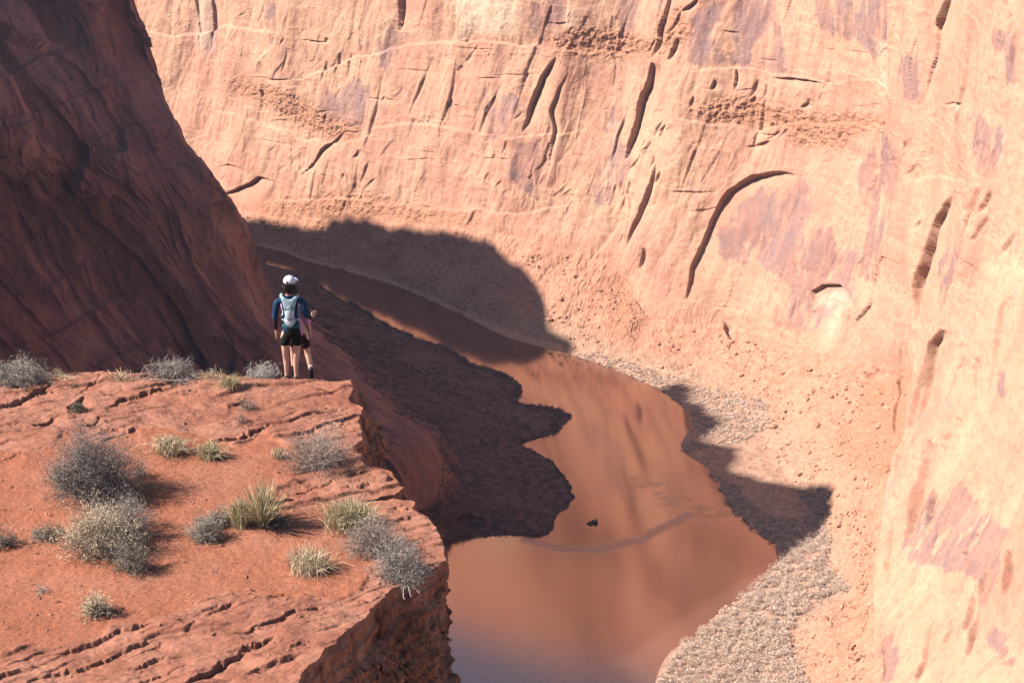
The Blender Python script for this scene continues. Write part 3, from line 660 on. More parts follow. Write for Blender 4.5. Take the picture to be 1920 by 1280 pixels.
    step = np.abs((fbm(S, 17, 3, seed=35)*1.7) % 1-.5)*2
    step = (step**4)*2.6
    fac = facets(S, 17, 1.0, .7, 3)*2.3+facets(S, 6.5, .9, .6, 4)*.75
    d = cliff*(-fl*.6+step*.35+fac*1.7+fbm(G, 3, 4, .6, seed=36)*.22)+mid*(fbm(G, 16, 4, seed=37)*1.7-fbm(S, 7, 4, .5, seed=38, ridged=True)*.8)
    zz = G[..., 2]+fbm(G, 60, 3, seed=39)*6
    d += cliff*((zz/13.0) % 1)**2*.8
    d += bank*(fbm(G, 15, 3, seed=40)*.5+fbm(G, 3, 4, .6, seed=41)*.22)*sstep(1.1, 1.8, V)
    sil = np.exp(-((bx-np.interp(by, [0, 240, 350, 600], [232, 338, 430, 540]))/45)**2)*(by < 620)
    d = d*(1-.35*sil)*(1-below)
    G2 = G+N*d[..., None]
    G2[..., 2] = np.where((V > 1.25) & (G2[..., 2] < .35), .35, G2[..., 2])
    st = sstep(.0, .45, fbm(S, 17, 5, .6, seed=42)*.9+.12)
    red = sstep(.0, .5, fbm(S, 13, 4, .6, seed=43)+.1)
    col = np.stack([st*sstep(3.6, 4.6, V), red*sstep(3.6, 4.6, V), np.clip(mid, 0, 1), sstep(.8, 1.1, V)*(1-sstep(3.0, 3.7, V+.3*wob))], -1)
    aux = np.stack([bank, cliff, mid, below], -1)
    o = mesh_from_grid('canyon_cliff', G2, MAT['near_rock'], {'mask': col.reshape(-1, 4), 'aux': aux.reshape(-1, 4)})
    struct(o)
    return G2, U, V
# ------------------------------------------------------------------ the ledge in the foreground
Z0 = 288.3
RIM = [(658, 712), (662, 728), (657, 745), (682, 760), (675, 775), (674, 790), (681, 806), (676, 822), (661, 838), (668, 850), (690, 860), (684, 870), (712, 872), (735, 878), (744, 896), (760, 908),
 (748, 918), (700, 930), (672, 938), (735, 934), (770, 934), (778, 942), (772, 950), (800, 966), (816, 985), (826, 1005), (833, 1030), (837, 1052), (822, 1064), (792, 1080), (768, 1092), (738, 1100), (722, 1110),
 (706, 1130), (690, 1148), (660, 1172), (640, 1195), (612, 1215), (590, 1240), (570, 1262), (553, 1290), (518, 1340), (470, 1410), (380, 1520)]
LCR = [([(102, 727), (60, 748), (0, 770), (-30, 778)], 9, 13), ([(60, 722), (20, 738)], 4, 9), ([(195, 712), (140, 745)], 3, 8), ([(335, 724), (280, 738), (240, 746), (195, 764)], 7, 12),
 ([(262, 802), (235, 806), (190, 801)], 9, 10), ([(192, 787), (150, 803)], 6, 8), ([(122, 783), (60, 803)], 6, 9), ([(160, 750), (125, 772)], 12, 9), ([(510, 790), (455, 812), (400, 828)], 10, 11),
 ([(490, 806), (430, 826)], 6, 8), ([(660, 762), (620, 774)], 4, 8), ([(662, 785), (615, 790)], 5, 8), ([(660, 752), (600, 762)], 3, 7), ([(628, 899), (590, 915), (535, 926)], 6, 9), ([(700, 880), (650, 892)], 7, 8),
 ([(770, 945), (725, 951)], 6, 8), ([(790, 965), (730, 975)], 5, 8), ([(600, 905), (520, 908)], 4, 8), ([(560, 930), (500, 950)], 5, 8), ([(700, 905), (640, 915)], 5, 8),
 ([(297, 1159), (230, 1175), (140, 1205), (85, 1219)], 8, 11), ([(412, 1134), (365, 1147)], 5, 8), ([(337, 1171), (270, 1195), (180, 1235), (70, 1262), (0, 1290)], 7, 11), ([(372, 1163), (345, 1182)], 7, 8),
 ([(312, 1194), (255, 1217)], 6, 8), ([(66, 1243), (0, 1262), (-40, 1272)], 9, 12), ([(312, 1224), (245, 1247)], 9, 10), ([(472, 1208), (400, 1245), (330, 1285)], 15, 14), ([(622, 1129), (560, 1140), (500, 1165), (445, 1192)], 9, 10),
 ([(602, 1136), (545, 1150), (475, 1178)], 6, 8), ([(514, 1188), (445, 1217)], 11, 10), ([(587, 1199), (550, 1206), (548, 1220)], 6, 8), ([(567, 1224), (520, 1240), (455, 1260)], 8, 10), ([(332, 1245), (240, 1282)], 5, 9),
 ([(445, 1124), (380, 1150)], 8, 10), ([(640, 1170), (590, 1182)], 4, 8), ([(700, 1118), (650, 1128)], 4, 8), ([(240, 1130), (200, 1142)], 3, 8), ([(560, 1105), (500, 1118)], 4, 8), ([(700, 1020), (690, 1040)], 3, 6),
 ([(45, 850), (0, 858)], 3, 8), ([(380, 735), (330, 745)], 3, 7), ([(460, 745), (425, 760)], 5, 8), ([(560, 770), (520, 778)], 3, 8), ([(440, 1225), (405, 1262)], 9, 9)]
NTOP = int(760*Q)
ROCK = [[(-200, 640), (690, 640), (690, 882), (600, 850), (540, 838), (500, 806), (420, 834), (330, 800), (260, 812), (190, 840), (110, 806), (60, 848), (-200, 860)],
 [(-200, 1240), (0, 1222), (120, 1195), (300, 1148), (380, 1118), (500, 1112), (620, 1126), (690, 1095), (860, 1040), (900, 1700), (-200, 1700)],
 [(490, 912), (560, 892), (700, 868), (790, 940), (860, 1040), (800, 1090), (700, 1110), (690, 1030), (640, 960), (600, 945), (520, 960)]]
def build_ledge():
    R = np.array([atz(a, b, Z0) for a, b in RIM])
    # extra stations past the far lip
    pre = np.array([[R[0, 0]-.55, 33.6, Z0-2.6], [R[0, 0]-.12, 31.6, Z0-.75], [R[0, 0]-.02, R[0, 1]+.25, Z0-.06]])
    R = np.concatenate([pre, R])
    ds = np.concatenate([[0], np.cumsum(np.linalg.norm((R[1:]-R[:-1])[:, :2], axis=1))])
    n = int(1250*Q)
    s = np.linspace(0, ds[-1], n)
    rc = lin(ds, R, s)
    rc[:, 0] += fbm(np.stack([s, s*0, s*0], 1), .45, 5, .62, seed=50)*.035
    rc[:, 1] += fbm(np.stack([s, s*0+9, s*0], 1), .35, 5, .62, seed=51)*.03
    yl = np.interp(s, [0, ds[3], ds[3]+.6, ds[-1]], [34.0, 31.0, 30.3, 16.0])
    L = np.stack([np.full(n, -11.5), yl, np.full(n, Z0)], 1)
    L[:, 2] -= np.interp(yl, [30.5, 31.3, 34], [0, .35, 2.8])
    nt = NTOP
    tt = np.linspace(0, 1, nt)
    top = L[:, None]*(1-tt[None, :, None])+rc[:, None]*tt[None, :, None]
    # outward normal of the rim, smoothed
    sm = np.stack([np.convolve(np.pad(rc[:, i], 45, mode='edge'), np.ones(91)/91, 'valid') for i in range(3)], 1)
    t = np.gradient(sm, axis=0); nr = np.stack([-t[:, 1], t[:, 0], 0*t[:, 0]], 1); nr /= np.linalg.norm(nr, axis=1)[:, None]+1e-9
    if nr[n//2, 0] < 0: nr = -nr
    dz = np.concatenate([np.linspace(.012, 3.2, int(230*Q)), np.linspace(3.4, 14, int(60*Q)), np.linspace(16, 110, 12)])
    prof = np.interp(dz, [0, .05, .4, 1.2, 3.2, 14, 110], [.0, .012, .05, .10, .30, 1.2, 9])
    # the face under the near lip hangs back in an alcove
    yv = rc[:, 1][:, None]; DZ = dz[None, :]
    far = sstep(27.5, 29.5, yv)
    prof2 = prof[None, :]*(.6+1.3*far)
    sk = rc[:, None]+nr[:, None]*prof2[..., None]; sk[..., 2] = rc[:, None, 2]-DZ
    G = np.concatenate([top, sk], 1)
    V = np.concatenate([np.broadcast_to(tt, (n, nt)), np.broadcast_to(1+dz, (n, len(dz)))], 1)
    istop = (V <= 1.0)
    N = grid_normals(G)
    if N[n//2, nt//2, 2] < 0: N = -N
    bx, by, w = proj(G); mpp = w/FPX
    rock = np.zeros((800, 1200))
    rk = raster_big(ROCK, 9)
    wob = fbm(G, .8, 4, seed=52)
    rm = np.clip(rsb(rk, bx+wob*26, by+fbm(G, .7, 4, seed=53)*14), 0, 1)
    rm = sstep(.3, .7, rm)
    flatP = G.copy(); flatP[..., 2] = 0
    # slabs: shingled steps falling towards the lower right of the view
    q = G[..., 0]*.50-G[..., 1]*.86
    q2 = q+fbm(flatP, 1.9, 4, .45, seed=54)*.26+wob*.025
    on = sstep(-.25, .45, fbm(flatP*np.array([.55, 1, 1]), 1.3, 3, seed=55))
    saw = lambda x: (x % 1)
    def soft(x, e): x = x % 1; return np.where(x < 1-e, x/(1-e), (1-x)/e)
    h = rm*(.050*soft(q2/.62, .06)*on+.020*soft(q2/.23+.3, .06)*sstep(-.3, .3, fbm(flatP, .9, 3, seed=56))+.007*soft(q2/.095, .12)*sstep(-.2, .3, fbm(flatP, .5, 3, seed=60)))
    h += rm*(fbm(flatP, 1.9, 4, seed=57)*.055+fbm(flatP, .22, 4, .6, seed=58)*.007-np.clip(fbm(flatP*np.array([.5, 1, 1]), .5, 5, .6, seed=76, ridged=True)-.68, 0, 1)*.035)
    sand = (1-rm)
    h += sand*(fbm(flatP, 2.4, 3, seed=59)*.045-.035+fbm(flatP, .22, 4, .6, seed=61)*.009+np.abs(fbm(flatP, .035, 2, .6, seed=62))*.0035)
    # sand banked against the plants
    for a, b, r, am in ((520, 965, .38, .10), (190, 1035, .55, .06), (460, 975, .3, .05), (150, 925, .5, .05), (570, 1060, .3, .03)):
        p = atz(a, b, Z0); h += am*np.exp(-((G[..., 0]-p[0])**2+((G[..., 1]-p[1])*.6)**2)/r**2)*sand
    # broad rise at left back, falling a little to the rim
    h += .10*sstep(-3.5, -7.5, G[..., 0])*sstep(26.5, 29.5, G[..., 1])
    h += -.05*sstep(1.2, 0, np.abs(G[..., 0]-rc[:, None, 0]))*0
    h -= sstep(30.9, 33, G[..., 1])*.0
    wx = fbm(flatP, .3, 5, .65, seed=63)*5; wy = fbm(flatP, .3, 5, .65, seed=64)*4.5
    global CRACKS
    keep = CRACKS; CRACKS = LCR
    cf = crack_field(bx, by, wx, wy, mpp)*istop; CRACKS = keep
    h = h*istop-cf*.85
    hr = h[:, nt-1][:, None]                      # carry the rim height down the face
    fade = np.exp(-(np.maximum(V-1, 0))/.5)
    G[..., 2] += np.where(istop, h, hr*fade)
    # bedded, fractured face
    face = (~istop)*sstep(0, .10, V-1)
    zz = G[..., 2]+fbm(G, 1.4, 3, seed=65)*.10+q*.10
    beds = (((zz/.21) % 1)**3)*.045+(((zz/.55+.4) % 1)**2)*.075+((zz/.07) % 1)*.012
    fa = facets(G*np.array([1, 1, .6]), .7, .8, .6, 5)*.10+facets(G, .28, .8, .6, 6)*.035
    fr = fa+fbm(G, 1.1, 5, .55, seed=66, ridged=True)*.07+fbm(G, .25, 4, .6, seed=67)*.035
    near = sstep(26.2, 25.0, yv)
    alc = .42*np.exp(-(((G[..., 1]-24.5)/.55)**2))*sstep(.25, .6, V-1)*(1-sstep(1.7, 2.2, V-1))*near
    sc = sstep(0, .5, V-1)
    G += N*((face*(beds*(.35+.65*sc)-.03+fr*(.3+.7*sc)*(1+2.5*sstep(3, 9, V-1))-alc))[..., None])
    red = sstep(.1, .7, fbm(G, .5, 4, .6, seed=68))
    m = np.stack([rm, np.clip(face, 0, 1)*1.0, np.clip(cf/.08, 0, 1), red], -1)
    o = mesh_from_grid('sandstone_ledge', G, MAT['ledge'], {'mask': m.reshape(-1, 4)}, flip=True)
    struct(o)
    return G, bx, by
BX0, BY0, BS = -220, 600, 3.0
def raster_big(polys, soft):
    H, W_ = int(1100/BS), int(1180/BS)
    yy, xx = np.mgrid[0:H, 0:W_]; xx = xx*BS+BX0; yy = yy*BS+BY0
    a = np.zeros((H, W_))
    for P in polys: a = np.maximum(a, inpoly(xx, yy, P)*1.0)
    return blur(a, max(1, soft//3))
def rsb(a, x, y):
    fx = np.clip((x-BX0)/BS, 0, a.shape[1]-2); fy = np.clip((y-BY0)/BS, 0, a.shape[0]-2)
    i = fx.astype(int); j = fy.astype(int); fx -= i; fy -= j
    return (a[j, i]*(1-fx)+a[j, i+1]*fx)*(1-fy)+(a[j+1, i]*(1-fx)+a[j+1, i+1]*fx)*fy
def build_water():
    t = NT('river_water')
    p = t.pos()
    n1 = t.noise(t.pos(scale=(.5, 1, 1)), .6, 6, .65)
    n2 = t.noise(t.pos(scale=(1, 1, 1)), .03, 3, .5)
    amt = t.ramp(n2, [(.35, .25), (.7, 1.0)])
    h = t.math('MULTIPLY', n1, t.math('ADD', t.math('MULTIPLY', amt, t.math('ADD', .45, t.math('MULTIPLY', t.attr('wind'), 1.0))), t.math('MULTIPLY', t.attr('ripple'), 4.0)))
    nb = t.bump(h, .35, .05)
    b = t.bsdf
    m = t.done(t.mix(t.attr('ripple'), (.41, .275, .215), (.27, .20, .20)), t.math('ADD', t.math('ADD', .085, t.math('MULTIPLY', t.attr('wind'), .045)), t.math('MULTIPLY', t.attr('ripple'), .14)), nb, spec=.5, alb=1.0, Metallic=.93)  # ripple bands get a darker tint, a dimmer reflection put into colour
    b.inputs['IOR'].default_value = 1.33
    xs = np.concatenate([np.linspace(-900, -60, 20)[:-1], np.linspace(-60, 110, 240), np.linspace(110, 320, 10)[1:]])
    ys = np.concatenate([np.linspace(-200, 520, 20)[:-1], np.linspace(520, 820, 420), np.linspace(820, 1300, 20)[1:]])
    G = np.stack(list(np.meshgrid(xs, ys, indexing='ij'))+[np.zeros((len(xs), len(ys)))], -1)
    bx, by, w = proj(G); wv = fbm(G, 9, 4, .6, seed=95)*6
    def arc(pts, hw):
        best = np.full(bx.shape, 1e9)
        for (x0, y0), (x1, y1) in zip(pts[:-1], pts[1:]):
            L = math.hypot(x1-x0, y1-y0); t_ = np.clip(((bx-x0)*(x1-x0)+(by-y0)*(y1-y0))/L**2, 0, 1)
            best = np.minimum(best, np.hypot(bx+wv-x0-(x1-x0)*t_, (by+wv*.4-y0-(y1-y0)*t_)*1.6))
        return 1-sstep(hw*.3, hw, best)
    rp = arc([(985, 1012), (1040, 1026), (1120, 1030), (1200, 1010), (1290, 965)], 17)
    rg = arc([(1215, 900), (1270, 940), (1350, 975)], 48)*sstep(-.1, .5, fbm(G, 5, 4, .6, seed=96)+.1)
    rp = np.maximum(rp, rg*.75); rp = np.maximum(rp, arc([(1155, 880), (1165, 930)], 10)*.5)
    o = mesh_from_grid('river_water', G, m, {'ripple': rp.reshape(-1), 'wind': (1-sstep(540, 860, G[..., 1]+wv*2)).reshape(-1)}); struct(o)
def build_world():
    w = bpy.data.worlds.new('World'); SC.world = w; w.use_nodes = True
    nt = w.node_tree; bg = nt.nodes['Background']
    sky = nt.nodes.new('ShaderNodeTexSky'); sky.sky_type = 'NISHITA'; sky.sun_disc = False
    sky.sun_elevation = SUN_EL
    # the sky's sun_rotation 0 puts the sun on +Y, growing clockwise towards +X
    sky.sun_rotation = math.atan2(SUN[0], SUN[1])
    sky.altitude = 1200
    nt.links.new(sky.outputs[0], bg.inputs[0]); bg.inputs[1].default_value = SKY_STR
    l = bpy.data.lights.new('sun', 'SUN'); l.energy = SUN_STR; l.angle = math.radians(.5); l.color = (1, .91, .83)
    o = bpy.data.objects.new('sun', l); COL.objects.link(o)
    o.rotation_euler = Vector(SUN).to_track_quat('Z', 'Y').to_euler(); o.location = (0, 0, 500)
    c = bpy.data.cameras.new('camera'); c.sensor_width = 36; c.lens = 36*FPX/1920; c.clip_start = .5; c.clip_end = 6000
    co = bpy.data.objects.new('camera', c); COL.objects.link(co)
    co.location = (0, 0, CAMZ); co.rotation_euler = (math.pi/2-PITCH, 0, 0); SC.camera = co
    SC.view_settings.view_transform = 'Standard'; SC.view_settings.look = 'None'
    SC.view_settings.exposure = EXPO; SC.view_settings.gamma = 1
    SC.cycles.max_bounces = 8; SC.cycles.diffuse_bounces = 1; SC.cycles.glossy_bounces = 3

def build_haze():
    V = np.array([(x, y, z) for x in (-1000, 700) for y in (-260, 1400) for z in (-5, 320)], float)
    F = np.array([(0, 1, 3, 2), (4, 6, 7, 5), (0, 4, 5, 1), (2, 3, 7, 6), (0, 2, 6, 4), (1, 5, 7, 3)])
    m = bpy.data.materials.new('thin_haze'); m.use_nodes = True; nt = m.node_tree; nt.nodes.clear()
    o = nt.nodes.new('ShaderNodeOutputMaterial'); v = nt.nodes.new('ShaderNodeVolumePrincipled')
    v.inputs['Color'].default_value = (.80, .74, 1, 1); v.inputs['Density'].default_value = HAZE; v.inputs['Anisotropy'].default_value = .2
    nt.links.new(v.outputs[0], o.inputs['Volume'])
    h = mesh_np('haze', V, F, m); struct(h, 'stuff'); h['label'] = 'thin pale haze filling the canyon air'; h['category'] = 'haze'
SKY_STR, SUN_STR, EXPO, HAZE = .07, 5.0, 1.52, .00004
build_world(); build_water(); build_haze()
# ------------------------------------------------------------------ plants
class TB:
    """collects thin tapered three-sided twigs and small leaf faces"""
    def __init__(s): s.V = []; s.F = []; s.n = 0; s.A = []
    def tube(s, pts, r0, r1, tone=0.5):
        pts = np.asarray(pts, float); m = len(pts)
        d = np.gradient(pts, axis=0); d /= np.linalg.norm(d, axis=1)[:, None]+1e-9
        up = np.array([.31, .17, .93]); a = np.cross(d, up); a /= np.linalg.norm(a, axis=1)[:, None]+1e-9; b = np.cross(d, a)
        r = np.linspace(r0, r1, m)[:, None]
        ring = [pts+r*(a*math.cos(k*2.0944)+b*math.sin(k*2.0944)) for k in range(3)]
        V = np.stack(ring, 1).reshape(-1, 3)
        i = np.arange(m-1)[:, None]*3
        F = np.concatenate([np.concatenate([i+k, i+(k+1) % 3, i+3+(k+1) % 3, i+3+k], 1) for k in range(3)])
        s.V.append(V); s.F.append(F+s.n); s.n += len(V); s.A.append(np.full(len(V), tone))
    def blade(s, pts, w, tone=.5):
        pts = np.asarray(pts, float); m = len(pts)
        d = pts[-1]-pts[0]; side = np.cross(d, [random.gauss(0, 1), random.gauss(0, 1), .2]); side /= np.linalg.norm(side)+1e-9
        ww = w*np.array([.7, 1, .8, .15] if m == 4 else np.linspace(1, .15, m))[:, None]
        V = np.stack([pts-side*ww, pts+side*ww], 1).reshape(-1, 3)
        i = np.arange(m-1)[:, None]*2
        s.V.append(V); s.F.append(np.concatenate([i, i+1, i+3, i+2], 1)+s.n); s.n += len(V)
        s.A.append(np.full(len(V), tone))
    def leaves(s, P, size, tone):
        n = len(P)
        a = rng.normal(size=(n, 3)); a /= np.linalg.norm(a, axis=1)[:, None]
        b = np.cross(a, rng.normal(size=(n, 3))); b /= np.linalg.norm(b, axis=1)[:, None]
        sz = size*(.5+rng.random((n, 1)))
        V = np.stack([P-a*sz, P+b*sz*.45, P+a*sz, P-b*sz*.45], 1).reshape(-1, 3)
        s.V.append(V); s.F.append(np.arange(4*n).reshape(n, 4)+s.n); s.n += 4*n
        s.A.append(np.repeat(tone if hasattr(tone, '__len__') else np.full(n, tone), 4))
    def build(s, name, mat, parent=None):
        if not s.V: return None
        return mesh_np(name, np.concatenate(s.V), np.concatenate(s.F), mat, {'tone': np.concatenate(s.A)}, False, parent)
def plant_mat(name, dark, light, rough=.9, trans=0.0):
    t = NT(name)
    f = t.attr('tone')
    f = t.math('ADD', f, t.math('MULTIPLY', t.math('SUBTRACT', t.noise(t.pos(world=False), 9, 3), .5), .6), clamp=True)
    c = t.ramp(f, [(0, dark), (1, light)])
    return t.done(c, rough, spec=.15)
MAT['twig_grey'] = plant_mat('grey_twigs', (.11, .09, .078), (.40, .335, .29))
MAT['twig_dark'] = plant_mat('dark_twigs', (.06, .05, .048), (.27, .225, .21))
MAT['twig_pink'] = plant_mat('pinkish_twigs', (.15, .105, .085), (.47, .35, .285))
MAT['twig_pale'] = plant_mat('bleached_twigs', (.20, .17, .15), (.50, .46, .42))
MAT['leaf_sage'] = plant_mat('sage_leaves', (.14, .115, .10), (.42, .35, .30))
MAT['leaf_straw'] = plant_mat('straw_blades', (.26, .19, .11), (.66, .53, .35))
MAT['leaf_green'] = plant_mat('green_blades', (.22, .175, .09), (.58, .49, .29))
MAT['leaf_dull'] = plant_mat('dull_green_leaves', (.12, .10, .07), (.38, .33, .24))

def ledge_pt(px, py):
    p = atz(px, py, Z0)
    for _ in range(3):
        d = (GLx-p[0])**2+(GLy-p[1])**2; i = np.argmin(d); p = atz(px, py, GLz[i])
    return np.array([GLx[i], GLy[i], GLz[i]])
def twiggy(tb, lf, w, h, n, lean=0.0, leaf=0, leafsize=.009, r=.0035, base=.06, curl=.25, gap=0.0, tone0=.5, subs=4):
    """a rounded shrub of n stems; local coordinates, base at origin"""
    for i in range(n):
        az = random.uniform(0, 2*math.pi); el = math.acos(random.uniform(.02, 1.0))
        R = random.uniform(.62, 1.0)*(1+.18*math.sin(3*az+1.3)+.1*math.sin(7*az))
        tip = np.array([math.cos(az)*math.sin(el)*w*.5*R+lean*w, math.sin(az)*math.sin(el)*w*.5*R, max(.02, math.cos(el)*h*R)])
        b0 = np.array([random.gauss(0, base), random.gauss(0, base), -.02])
        mid = b0*.5+tip*.45+np.array([random.gauss(0, curl*.12*w), random.gauss(0, curl*.12*w), .12*h])
        q = [b0, b0*.6+mid*.4+rng.normal(0, .012, 3), mid, mid*.45+tip*.55+rng.normal(0, .02*w, 3), tip]
        tone = np.clip(tone0+random.gauss(0, .22), 0, 1)
        tb.tube(q, r*1.5, r*.5, tone)
        for k in range(subs):
            t = random.uniform(.35, .95); j = int(t*4); s = q[j]*(1-(t*4-j))+q[min(4, j+1)]*(t*4-j)
            dirn = (tip-b0)/np.linalg.norm(tip-b0)+rng.normal(0, .65, 3); dirn /= np.linalg.norm(dirn)
            L = random.uniform(.10, .28)*min(w, h*1.5)
            e = s+dirn*L; e[2] = max(e[2], .01)
            m = (s+e)/2+rng.normal(0, .03*w, 3); m[2] = max(m[2], .01)
            tb.tube([s, m, e], r*.6, r*.3, np.clip(tone+random.gauss(0, .15), 0, 1))
            if leaf:
                c = e+rng.normal(0, .03*w, (leaf, 3))*np.array([1, 1, .8]); c[:, 2] = np.maximum(c[:, 2], .01)
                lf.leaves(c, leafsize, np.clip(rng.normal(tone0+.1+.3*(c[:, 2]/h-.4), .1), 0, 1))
def tuft(tb, w, h, n, droop=.35, bw=.0022, spread=1.0, tone0=.55, base=.05):
    for i in range(n):
        az = random.uniform(0, 2*math.pi); rr = abs(random.gauss(0, .5))*w*.5*spread; rr = min(rr, w*.62)
        H = h*random.uniform(.55, 1.0)*(1-.45*(rr/(w*.62))**2)
        b = np.array([random.gauss(0, base), random.gauss(0, base), -.01])
        t = b+np.array([math.cos(az)*rr, math.sin(az)*rr, H])
        dr = droop*rr
        p1 = b*.66+t*.34+np.array([0, 0, .10*h]); p2 = b*.33+t*.67+np.array([0, 0, .08*h])
        t = t+np.array([math.cos(az)*dr, math.sin(az)*dr, -dr*.6])
        t[2] = max(t[2], .01)
        tb.blade([b, p1, p2, t], bw, np.clip(tone0+random.gauss(0, .25), 0, 1))
def plant(name, px, py, label, cat, group=None, rz=None):
    p = ledge_pt(px, py)
    e = empty(name, tuple(p), random.uniform(0, 6.28) if rz is None else rz)
    return tag(e, label, cat, group)
def mpx(px, py): return 31.0/4000 if py < 760 else (np.interp(py, [700, 1280], [32.6, 24.0])/4000)

def build_plants():
    G1 = 'grey desert shrubs on the ledge'; G2 = 'straw grass tufts on the ledge'
    # big dark shrub at left
    e = plant('desert_shrub', 172, 925, 'largest dark grey twiggy shrub, standing alone on the orange sand at the left', 'shrub', G1, 0)
    a, l = TB(), TB(); twiggy(a, l, 1.36, .92, 330, leaf=11, leafsize=.008, r=.0032, base=.12, tone0=.4, subs=6)
    a.build('twigs', MAT['twig_dark'], e); l.build('foliage', MAT['leaf_sage'], e)
    e = plant('desert_shrub', 120, 915, 'low straw-coloured shrub growing into the left foot of the largest dark shrub', 'shrub', G1)
    a, l = TB(), TB(); twiggy(a, l, .42, .36, 60, leaf=5, r=.0025); a.build('twigs', MAT['leaf_straw'], e); l.build('foliage', MAT['leaf_straw'], e)
    e = plant('desert_shrub', 262, 893, 'sparse little grey shrub just right of the largest dark shrub', 'shrub', G1)
    a, l = TB(), TB(); twiggy(a, l, .34, .34, 34, leaf=3, r=.0022, subs=3); a.build('twigs', MAT['twig_grey'], e); l.build('foliage', MAT['leaf_dull'], e)
    # mid-left group
    e = plant('desert_shrub', 225, 1000, 'violet-grey shrub behind the pale yellow shrub in the left foreground', 'shrub', G1)
    a, l = TB(), TB(); twiggy(a, l, .98, .56, 170, leaf=9, leafsize=.008, r=.0028, base=.1, tone0=.5, subs=5); a.build('twigs', MAT['twig_grey'], e); l.build('foliage', MAT['leaf_sage'], e)
    e = plant('desert_shrub', 190, 1030, 'pale yellow bushy shrub on a sand mound in the left foreground', 'shrub', G1)
    a, l = TB(), TB(); twiggy(a, l, 1.02, .60, 200, leaf=12, leafsize=.009, r=.0028, base=.16, tone0=.6, subs=5); a.build('twigs', MAT['twig_pink'], e); l.build('foliage', MAT['leaf_straw'], e)
    e = plant('desert_shrub', 250, 1068, 'small dark grey-brown shrub in front of the pale yellow shrub, throwing a long shadow', 'shrub', G1)
    a, l = TB(), TB(); twiggy(a, l, .52, .44, 110, leaf=9, leafsize=.008, r=.0028, tone0=.35, base=.07); a.build('twigs', MAT['twig_grey'], e); l.build('foliage', MAT['leaf_dull'], e)
    e = plant('desert_shrub', 85, 1008, 'dull green low shrub left of the pale yellow shrub', 'shrub', G1)
    a, l = TB(), TB(); twiggy(a, l, .50, .20, 60, leaf=9, leafsize=.008, r=.0025, base=.1); a.build('twigs', MAT['twig_grey'], e); l.build('foliage', MAT['leaf_dull'], e)
    e = plant('desert_shrub', 8, 1022, 'dark shrub cut by the left edge of the photo beside two low shrubs', 'shrub', G1)
    a, l = TB(), TB(); twiggy(a, l, .46, .26, 60, leaf=9, leafsize=.008, r=.0025, base=.08, tone0=.35); a.build('twigs', MAT['twig_dark'], e); l.build('foliage', MAT['leaf_dull'], e)
    # centre
    e = plant('yucca', 494, 985, 'spiky green yucca with stiff upright blades on a little sand dune', 'yucca')
    a = TB()
    for i in range(340):
        az = random.uniform(0, 6.283); el = random.uniform(.0, 1.0)**.8*.98; L = random.uniform(.48, .74)*(1-.25*el)
        d = np.array([math.cos(az)*math.sin(el), math.sin(az)*math.sin(el), math.cos(el)])
        b = rng.normal(0, .035, 3); b[2] = abs(b[2])
        a.blade([b, b+d*L*.35, b+d*L*.7+[0, 0, -.01], b+d*L+[0, 0, -.03*el]], .0046, np.clip(random.gauss(.6, .2), 0, 1))
    a.build('blades', MAT['leaf_green'], e)
    a = TB(); tuft(a, .5, .14, 110, tone0=.2); a.build('dead_leaves', MAT['twig_grey'], e)
    e = plant('grass_tuft', 452, 985, 'yellow-green grass clump leaning on the left side of the yucca', 'grass', G2)
    a = TB(); tuft(a, .46, .44, 420, bw=.003); a.build('blades', MAT['leaf_green'], e)
    e = plant('desert_shrub', 384, 1010, 'small grey-green shrub left of the yucca clump', 'shrub', G1)
    a, l = TB(), TB(); twiggy(a, l, .46, .40, 120, leaf=9, leafsize=.008, r=.0026, tone0=.55); a.build('twigs', MAT['twig_pale'], e); l.build('foliage', MAT['leaf_dull'], e)
    e = plant('desert_shrub', 412, 985, 'grey shrub squeezed between the small grey-green shrub and the yellow-green grass clump', 'shrub', G1)
    a, l = TB(), TB(); twiggy(a, l, .40, .26, 80, leaf=9, leafsize=.008, r=.0026, tone0=.5); a.build('twigs', MAT['twig_grey'], e); l.build('foliage', MAT['leaf_sage'], e)
    e = plant('desert_shrub', 590, 880, 'open pinkish twiggy shrub on the rock near the middle of the ledge', 'shrub', G1)
    a, l = TB(), TB(); twiggy(a, l, 1.06, .62, 260, leaf=2, leafsize=.009, r=.0024, base=.09, tone0=.6, subs=6); a.build('twigs', MAT['twig_pink'], e); l.build('foliage', MAT['leaf_sage'], e)
    e = plant('grass_tuft', 522, 858, 'faint dry grass tuft at the left foot of the pinkish twiggy shrub', 'grass', G2)
    a = TB(); tuft(a, .36, .20, 170, bw=.0026, tone0=.6); a.build('blades', MAT['leaf_straw'], e)
    e = plant('grass_tuft', 318, 848, 'widest pale straw grass tuft right of the largest dark shrub', 'grass', G2)
    a = TB(); tuft(a, .66, .30, 480, bw=.003, tone0=.75, base=.10); a.build('blades', MAT['leaf_straw'], e)
    e = plant('grass_tuft', 392, 858, 'round straw-green grass tuft right of the widest pale tuft', 'grass', G2)
    a = TB(); tuft(a, .42, .29, 420, bw=.003, tone0=.6, base=.07); a.build('blades', MAT['leaf_green'], e)
    e = plant('grass_tuft', 432, 725, 'green grass tuft at the far lip of the ledge, left of the hikers', 'grass', G2)
    a = TB(); tuft(a, .36, .20, 320, bw=.003, tone0=.45, base=.07); a.build('blades', MAT['leaf_green'], e)
    # right
    e = plant('grass_tuft', 655, 985, 'bushy straw-green grass tuft at the head of the shrubs along the right rim', 'grass', G2)
    a = TB(); tuft(a, .72, .44, 900, bw=.0032, tone0=.65, base=.12); a.build('blades', MAT['leaf_green'], e)
